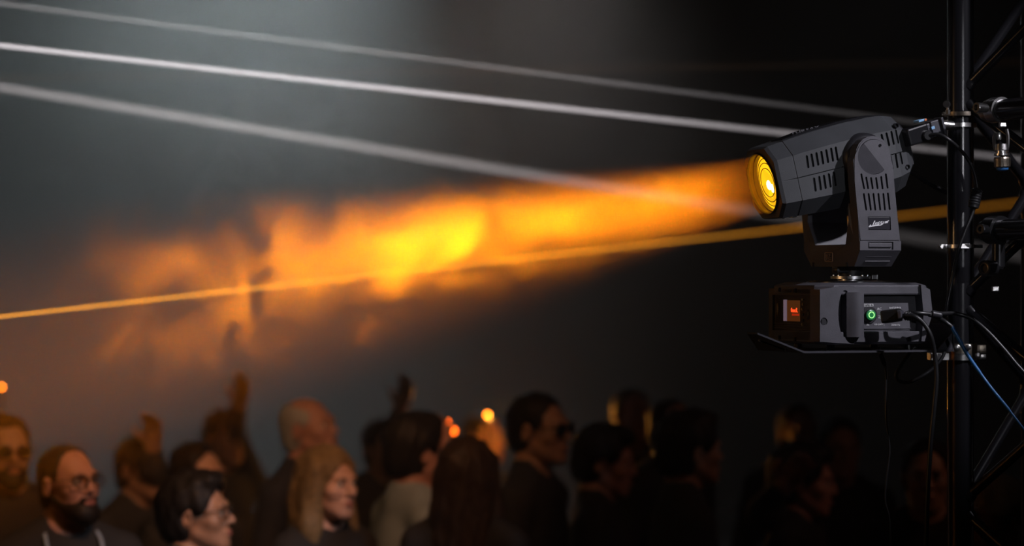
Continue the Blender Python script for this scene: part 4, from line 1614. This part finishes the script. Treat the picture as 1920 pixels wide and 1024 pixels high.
def make_person(label, px, py, Y, face, pitch=0.0, body=None, skin='tan', hair='short', hcol='black', shirt='black', trousers='denim', female=False,
                beard=None, glasses=None, arms=None, wide=1.0, roll=0.0, collar=None, group=None, straps=False, hood=False):
    """px, py: measured head centre; face: heading of the face (90 = towards the truss side, 0 = at the camera); arms: raised hands"""
    body = face if body is None else body
    hc = at(px, py, Y)
    root = empty('person', (hc.x, hc.y, 0), R(body))
    tag(root, label, 'person', group)
    hs = .95 if female else 1.0
    z0 = hc.z
    k = z0 / 1.605
    T = (Matrix.Translation((0, 0, z0)) @ Matrix.Rotation(R(face - body), 4, 'Z') @ Matrix.Rotation(R(pitch), 4, 'X') @ Matrix.Rotation(R(roll), 4, 'Y')
         @ Matrix.Translation((0, -.012, 0)) @ Matrix.Diagonal((hs, hs, hs, 1)))
    MI = (Matrix.Translation((hc.x, hc.y, 0)) @ Matrix.Rotation(R(body), 4, 'Z')).inverted()

    def Z(z): return z * k
    sw = (.155 if female else .178) * wide          # half shoulder width
    limbs, hands = {}, []
    for s in (-1, 1):
        sh = Vector((s * sw, .012, Z(1.375)))
        if arms and s in arms:
            el = MI @ at(arms[s][0][0], arms[s][0][1], Y + arms[s][0][2])
            wr = MI @ at(arms[s][1][0], arms[s][1][1], Y + arms[s][1][2])
            up = .29
            d1 = el - sh
            if d1.length > .34: el = sh + d1.normalized() * .33
            d2 = wr - el
            if d2.length > .30: wr = el + d2.normalized() * .28
            hd_ = (wr - el).normalized()
            nrm = Vector((s, .3, .2))
        else:
            el = sh + Vector((s * .055, .03, -.29))
            wr = el + Vector((-s * .01, -.07, -.245))
            hd_ = Vector((0, -.12, -1)).normalized()
            nrm = Vector((s, .15, 0))
        limbs[s] = (sh, el, wr)
        hands.append((wr, hd_, nrm, s))

    def torso(F, g=0.0, sleeves=True, kk=.05):
        F.ell((0, .012, Z(1.27)), (.150 * wide * (.9 if female else 1), .105 * wide, .19), kk, grow=g)
        F.ell((0, .008, Z(1.08)), (.138 * wide * (.88 if female else 1), .105 * wide, .18), kk, grow=g)
        F.ell((0, .012, Z(.93)), (.160 * wide, .115 * wide, .12), kk, grow=g)
        if female:
            for s in (-1, 1): F.ell((s * .068, -.075, Z(1.26)), (.058, .048, .060), .04, grow=g)
        for s in (-1, 1):
            F.cap((s * .045, .018, Z(1.455)), (s * (sw - .01), .014, Z(1.385)), .040 if female else .046, .048, .05, grow=g)
            if sleeves:
                sh, el, wr = limbs[s]
                f = .85 if female else 1.0
                F.cap(sh, el, .050 * f, .040 * f, .03, grow=g)
                F.cap(el, wr, .040 * f, .028 * f, .02, grow=g)
    pts = [h_[0] + h_[1] * q for h_ in hands for q in (0, .18)] + [limbs[s][1] for s in (-1, 1)]
    xlo = min([-.27] + [p.x - .06 for p in pts])
    xhi = max([.27] + [p.x + .06 for p in pts])
    ylo = min([-.24] + [p.y - .06 for p in pts])
    yhi = max([.20] + [p.y + .06 for p in pts])
    zhi = max([z0 + .16] + [p.z + .06 for p in pts])
    fine = [(z0 - .15, z0 + .14)] + [(min(h_[0].z, (h_[0] + h_[1] * .2).z) - .02, max(h_[0].z, (h_[0] + h_[1] * .2).z) + .02) for h_ in hands]
    fx = [(-.10, .10)] + [(min(h_[0].x, (h_[0] + h_[1] * .2).x) - .05, max(h_[0].x, (h_[0] + h_[1] * .2).x) + .05) for h_ in hands]
    fy = [(-.14, .12)] + [(min(h_[0].y, (h_[0] + h_[1] * .2).y) - .05, max(h_[0].y, (h_[0] + h_[1] * .2).y) + .05) for h_ in hands]
    xs, ys, zs = axis(xlo, xhi, .012, fx, .0062), axis(ylo, yhi, .012, fy, .0062), axis(-.02, zhi, .016, fine, .0062)
    F = Field(xs, ys, zs)
    torso(F)
    nb = T @ Vector((0, .026, -.055))
    F.cap(nb, (0, .022, Z(1.44)), .046 if female else .056, .052 if female else .064, .03)
    for s in (-1, 1):                                # legs and feet
        hp, kn, an = Vector((s * .088, .012, Z(.90))), Vector((s * .095, -.008, Z(.50))), Vector((s * .10, .022, Z(.095)))
        F.cap(hp, kn, .080, .054, .04)
        F.cap(kn, an, .052, .037, .02)
        F.cap((s * .10, .035, .050), (s * .112, -.125, .034), .040, .031, .02)
    for h_ in hands: hand_field(F, *h_)
    head_field(F, T, .02, female)
    F.below(.004)
    b = link_mesh('body', F.mesh('body'), SKIN[skin], root)

    # clothes
    F = Field(axis(xlo - .02, xhi + .02, .013), axis(ylo - .02, yhi + .02, .013), axis(Z(.80), max(zhi, Z(1.5)), .013))
    torso(F, .013)
    F.cap((0, .02, Z(1.43)), (0, .016, Z(1.478)), .066, .060, .03, grow=.010)
    F.ell((0, -.028, Z(1.505)), (.066, .080, .055), .008, True)
    F.ell((0, .01, Z(1.56)), (.085, .085, .075), .008, True)
    for wr, hd_, nrm, s in hands:
        F.ell(wr + hd_ * .07, (.075, .075, .075), .004, True)
    F.below(Z(.86))
    link_mesh('shirt', F.mesh('shirt'), CLOTH[shirt], root)
    F = Field(axis(-.26, .26, .015), axis(-.18, .18, .015), axis(.05, Z(1.02), .018))
    F.ell((0, .012, Z(.93)), (.160 * wide, .115 * wide, .12), .05, grow=.008)
    for s in (-1, 1):
        hp, kn, an = Vector((s * .088, .012, Z(.90))), Vector((s * .095, -.008, Z(.50))), Vector((s * .10, .022, Z(.075)))
        F.cap(hp, kn, .080, .058, .04, grow=.010)
        F.cap(kn, an, .058, .050, .02, grow=.010)
    F.F = np.maximum(F.F, (F.ax[2] - Z(.98))[None, None, :])
    F.below(.085)
    link_mesh('trousers', F.mesh('trousers'), CLOTH[trousers], root)
    for s in (-1, 1):
        F = Field(axis(s * .108 - .07, s * .108 + .07, .012), axis(-.19, .11, .012), axis(-.03, .13, .012))
        F.cap((s * .10, .035, .048), (s * .112, -.125, .034), .050, .041, .02)
        F.cap((s * .10, .025, .05), (s * .10, .022, .10), .048, .046, .02)
        F.below(.0)
        link_mesh('shoe', F.mesh('shoe'), CLOTH['leather'], root)

    # hair
    def hfield(lo, hi, st=.0068):
        c = [T @ Vector((x, y, z)) for x in (lo[0], hi[0]) for y in (lo[1], hi[1]) for z in (lo[2], hi[2])]
        return Field(*[axis(min(p[i] for p in c), max(p[i] for p in c), st) for i in range(3)])

    R3 = T.to_3x3()

    def he(F, c, r, kk=.02, sub=False): F.ell(T @ Vector(c), r, kk, sub, R3)

    def hc_(F, a, b_, ra, rb=None, kk=.02, sub=False): F.cap(T @ Vector(a), T @ Vector(b_), ra, rb, kk, sub)
    hl = None

    def ruffle(F, amp):
        x, y, z = F.ax[0][:, None, None], F.ax[1][None, :, None], F.ax[2][None, None, :]
        F.F = F.F + np.float32(amp) * (np.sin(x * 95 + z * 20 + px) * np.sin(y * 88 + py) + .7 * np.sin(z * 62 + x * 40) * np.sin(y * 150 + x * 130))
    if hair in ('short', 'crop', 'balding', 'thick'):
        F = hfield((-.13, -.14, -.13), (.13, .15, .17))
        th = {'short': .009, 'crop': .004, 'balding': .006, 'thick': .020}[hair]
        he(F, (0, .016, .036), (.075 + th, .094 + th, .083 + th * 1.2), .02)
        he(F, (0, .045, -.03), (.066 + th * .6, .06 + th, .07), .03)
        if hair == 'thick': he(F, (0, -.045, .105), (.06, .05, .03), .03)
        {'crop': lambda: he(F, (0, -.120, .034), (.10, .108, .098), .012, True), 'short': lambda: he(F, (0, -.118, .020), (.092, .095, .090), .012, True),
         'balding': lambda: he(F, (0, -.118, .020), (.092, .095, .090), .012, True), 'thick': lambda: he(F, (0, -.118, .004), (.088, .090, .088), .012, True)}[hair]()
        he(F, (0, -.065, -.055), (.13, .085, .08), .015, True)
        for s in (-1, 1): he(F, (s * .083, .004, -.012), (.022, .026, .034), .008, True)
        he(F, (0, .03, -.135), (.12, .12, .06), .015, True)
        if hair == 'balding':
            he(F, (0, -.06, .12), (.075, .13, .085), .015, True)
        ruffle(F, .0012 if hair in ('crop', 'balding') else .004)
        hl = link_mesh('hair', F.mesh('hair'), HAIR[hcol], root)
    elif hair in ('long', 'long_back'):
        F = hfield((-.17, -.15, -.42), (.17, .19, .17), .0085)
        he(F, (0, .016, .040), (.088, .108, .094), .02)
        for s in (-1, 1):
            hc_(F, (s * .070, .0, .05), (s * .088, .004, -.14), .034, .040, .03)
            hc_(F, (s * .088, .004, -.14), (s * .095, -.03, -.36), .040, .030, .03)
        hc_(F, (0, .075, .02), (0, .085, -.30), .060, .055, .05)
        for s in (-1, 1): hc_(F, (s * .055, .07, -.02), (s * .07, .075, -.36), .045, .036, .03)
        he(F, (0, -.128, -.020), (.078, .098, .112), .014, True)
        he(F, (0, -.08, -.17), (.060, .09, .12), .02, True)
        ruffle(F, .0045)
        hl = link_mesh('hair', F.mesh('hair'), HAIR[hcol], root)
    elif hair == 'cap':
        F = hfield((-.14, -.16, -.10), (.14, .15, .17))
        he(F, (0, .014, .040), (.088, .106, .094), .02)
        hc_(F, (-.075, -.03, .035), (.075, -.03, .035), .022, None, .02)
        he(F, (0, -.10, -.05), (.12, .11, .085), .012, True)
        he(F, (0, .02, -.075), (.14, .16, .07), .012, True)
        tag(link_mesh('knitted_cap', F.mesh('knitted_cap'), CLOTH['pale'], root), 'pale knitted cap')
    if beard:
        F = hfield((-.10, -.15, -.17), (.10, .07, .02))
        he(F, (0, -.046, -.076), (.055, .055, .048), .02)
        he(F, (0, -.082, -.104), (.030, .026, .030), .03)
        for s in (-1, 1): hc_(F, (s * .058, -.006, -.045), (s * .026, -.078, -.098), .018, .018, .02)
        hc_(F, (-.026, -.098, -.050), (.026, -.098, -.050), .0085, None, .012)
        he(F, (0, -.09, -.010), (.048, .06, .034), .01, True)
        he(F, (0, -.115, -.062), (.020, .026, .009), .006, True)
        for s in (-1, 1): he(F, (s * .05, -.062, -.018), (.030, .05, .030), .012, True)
        tag(link_mesh('beard', F.mesh('beard'), HAIR[beard], root), 'full dark beard')
    # eyes, brows, lips
    for s in (-1, 1):
        bm = bmesh.new()
        add_sphere(bm, (0, 0, 0), .0118, 14)
        for f in bm.faces:
            if f.calc_center_median().y < -.0098: f.material_index = 1
        bm.transform(T @ Matrix.Translation((s * .031, -.0805, .004)))
        obj('eye', bm, [MAT['eye_white'], MAT['iris']], root, True)
        bm = bmesh.new()
        add_tube(bm, [T @ Vector(p) for p in ((s * .014, -.0965, .0225), (s * .032, -.0945, .0265), (s * .048, -.082, .0215))], [.0032, .0036, .0018], 6)
        obj('eyebrow', bm, HAIR[hcol if hcol != 'grey' else 'stubble'], root, True)
    bm = bmesh.new()
    for z, y_, r_ in ((-.0555, -.1050, .0040), (-.0650, -.1045, .0050)):
        add_tube(bm, [T @ Vector((x, y_ + abs(x) * .35, z + (.001 if abs(x) > .015 else 0))) for x in (-.021, -.012, 0, .012, .021)], [.0015, r_, r_, r_, .0015], 8)
    obj('lips', bm, MAT['lip'], root, True)
    if glasses: glasses_part(root, T, glasses == 'sun', 'dark sunglasses' if glasses == 'sun' else 'black framed glasses')
    if collar:
        bm = bmesh.new()
        r0 = []
        for a in range(15):
            t = R(-58 + 296 * a / 14 - 90 + 32)
            t = R(-60 + 300 * a / 14)
            x, y = math.sin(t) * .066, .022 + math.cos(t) * .066
            r0.append([Vector((x, y, Z(1.44))), Vector((x * .94, (y - .022) * .94 + .022, Z(1.50))), Vector((x * 1.02, (y - .022) * 1.02 + .022, Z(1.50))), Vector((x * 1.18, (y - .022) * 1.18 + .022, Z(1.445)))])
        add_loft(bm, r0)
        tag(obj('shirt_collar', bm, CLOTH[collar], root, True, 40), 'white shirt collar')
    if straps:
        for s in (-1, 1):
            bm = bmesh.new()
            pts = [(s * .062, .045, Z(1.475)), (s * .082, -.03, Z(1.462)), (s * .086, -.088, Z(1.40)), (s * .050, -.128, Z(1.26)), (s * .012, -.138, Z(1.12))]
            add_tube(bm, smooth_path(pts, 5), .007, 6)
            tag(obj('lanyard_strap', bm, CLOTH['white'], root, True), 'pale lanyard strap')
    return root


P = make_person
P('man at the far left edge with dark glasses and a dark beard, in shadow', 12, 846, 8.9, 25, skin='tan', hair='short', hcol='black', beard='black', glasses='sun', shirt='black')
P('man with black framed glasses, full dark beard and pale lanyard over black shirt', 124, 908, 7.9, 48, -6, body=30, skin='ruddy', hair='crop', hcol='stubble', beard='black', glasses='clear', straps=True, wide=1.08)
P('person with short dark hair half hidden behind the black-haired profile, forehead lit', 366, 894, 9.3, 55, skin='fair', hair='short', hcol='black', shirt='charcoal')
P('person in profile with black hair and glasses low at the picture bottom', 362, 966, 8.0, 82, -4, body=70, skin='tan', hair='thick', hcol='black', glasses='clear')
P('grey-haired man in dark suit and white collar looking up at the beam', 574, 806, 9.5, 66, -10, body=60, skin='ruddy', hair='balding', hcol='grey', shirt='navy', collar='white', trousers='navy')
P('woman with long straight blond hair and dark top, face turned three quarters', 612, 906, 8.35, 50, 2, body=45, skin='fair', hair='long', hcol='blond', shirt='black', female=True)
P('dark-haired man in a pale shirt turned away with a raised hand at his head', 775, 848, 8.8, 125, body=115, skin='ruddy', hair='thick', hcol='black', shirt='white', arms={-1: ((806, 905, .12), (816, 858, .16))})
P('person with very long dark hair seen from behind in front of the amber lamps', 874, 890, 8.2, 165, body=165, skin='tan', hair='long', hcol='brown', shirt='black', female=True)
P('tall man in dark sunglasses with bare neck, right of the round amber light', 1006, 806, 8.8, 62, body=70, skin='tan', hair='short', hcol='black', glasses='sun', shirt='black')
P('dark-haired person in profile with head bowed, right of the man in sunglasses', 1128, 866, 9.2, 84, 8, body=80, skin='ruddy', hair='thick', hcol='black')
P('person with round black hair seen half from behind, ear and jaw faintly lit', 1288, 846, 8.6, 112, body=100, skin='tan', hair='thick', hcol='black')
P('person mostly hidden behind the round black hair, only forehead showing', 1256, 806, 10.2, 40, skin='ruddy', hair='crop', hcol='stubble')
P('distant person with pale lit forehead below the bracket, black top', 1494, 812, 10.8, 20, skin='fair', hair='crop', hcol='stubble')
P('distant broad-faced person beneath the bracket, beside the pale forehead', 1572, 842, 10.2, 10, skin='tan', hair='short', hcol='black')
P('person in profile with black hair facing the truss below the distant faces', 1500, 902, 8.9, 80, 6, body=70, skin='ruddy', hair='thick', hcol='black', arms={1: ((1430, 960, -.05), (1466, 915, -.1))})
P('person facing forward behind the hanging power cable, heavy dark brows', 1738, 894, 8.5, -8, skin='tan', hair='short', hcol='black')
P('person in a pale knitted cap beside the truss foot at the bottom corner', 1868, 975, 7.3, -55, skin='tan', hair='cap', hcol='black', shirt='charcoal')
P('distant person with lifted chin between sunglasses man and round black hair', 1184, 782, 11.0, 30, -12, skin='ruddy', hair='crop', hcol='stubble')
P('distant person in the smoke raising a straight arm, left of the grey-haired man', 418, 822, 11.2, 40, skin='tan', hair='short', hcol='brown', shirt='charcoal', arms={1: ((436, 812, -.05), (446, 765, -.08))})
P('distant person raising one hand above the dark-haired heads at left', 262, 880, 9.9, 55, skin='tan', hair='short', hcol='brown', shirt='charcoal', arms={1: ((284, 872, -.1), (286, 842, -.12))})
P('distant person in the smoke holding an arm up behind the pale shirt', 718, 842, 11.0, 35, skin='tan', hair='short', hcol='black', shirt='charcoal', arms={1: ((736, 822, -.05), (750, 772, -.08))})
P('distant person lit orange along the cheek by the round amber lamp', 902, 822, 12.3, 60, skin='ruddy', hair='crop', hcol='stubble', shirt='charcoal')

# ------------------------------------------------------------------ small amber lamps far behind
for px, py, Y, lab, mt, rr in ((914, 778, 11.6, 'small round amber lamp on a slim stand behind the crowd', 'amber_lamp', .0085), (3, 726, 11.8, 'amber lamp on a slim stand at the left picture edge', 'amber_lamp', .0070),
                               (850, 808, 10.9, 'deep orange double lamp glowing beside the long-haired head', 'amber_lamp_deep', .012)):
    p = at(px, py, Y)
    t = empty('amber_lamp', (p.x, p.y, 0))
    tag(t, lab, 'lamp')
    bm = bmesh.new()
    add_sphere(bm, (0, 0, p.z), rr, 16)
    obj('bulb', bm, MAT[mt], t, True)
    if mt == 'amber_lamp_deep':
        bm = bmesh.new()
        add_sphere(bm, (-.026, 0, p.z + .035), rr * .85, 16)
        obj('bulb', bm, MAT[mt], t, True)
        bm = bmesh.new()
        add_tube(bm, [(-.026, .0, p.z + .022), (-.026, .02, p.z - .01), (0, .02, p.z - .04)], .004, 8)
        obj('lamp_arm', bm, MAT['black_steel'], t, True)
    bm = bmesh.new()
    add_lathe(bm, (0, 0, p.z - rr - .028), (0, 0, 1), [(0, .012), (.022, .012), (.028, .008)], 16)
    obj('lamp_socket', bm, MAT['black_steel'], t, True, 30)
    bm = bmesh.new()
    add_tube(bm, [(0, 0, .012), (0, 0, p.z - rr - .02)], .008, 12)
    obj('stand', bm, MAT['black_steel'], t, True, 40)
    bm = bmesh.new()
    add_lathe(bm, (0, 0, 0), (0, 0, 1), [(0, .14), (.010, .14), (.016, .02)], 28)
    obj('base', bm, MAT['black_steel'], t, True, 40)
    if px == 914:
        l = bpy.data.lights.new('amber_bulb_lamp', 'POINT')
        l.energy, l.color, l.shadow_soft_size = 14.0, (1, .36, .04), .02
        lo = bpy.data.objects.new('amber_bulb_lamp', l)
        COL.objects.link(lo)
        lo.location = (p.x + .03, p.y + .03, p.z)
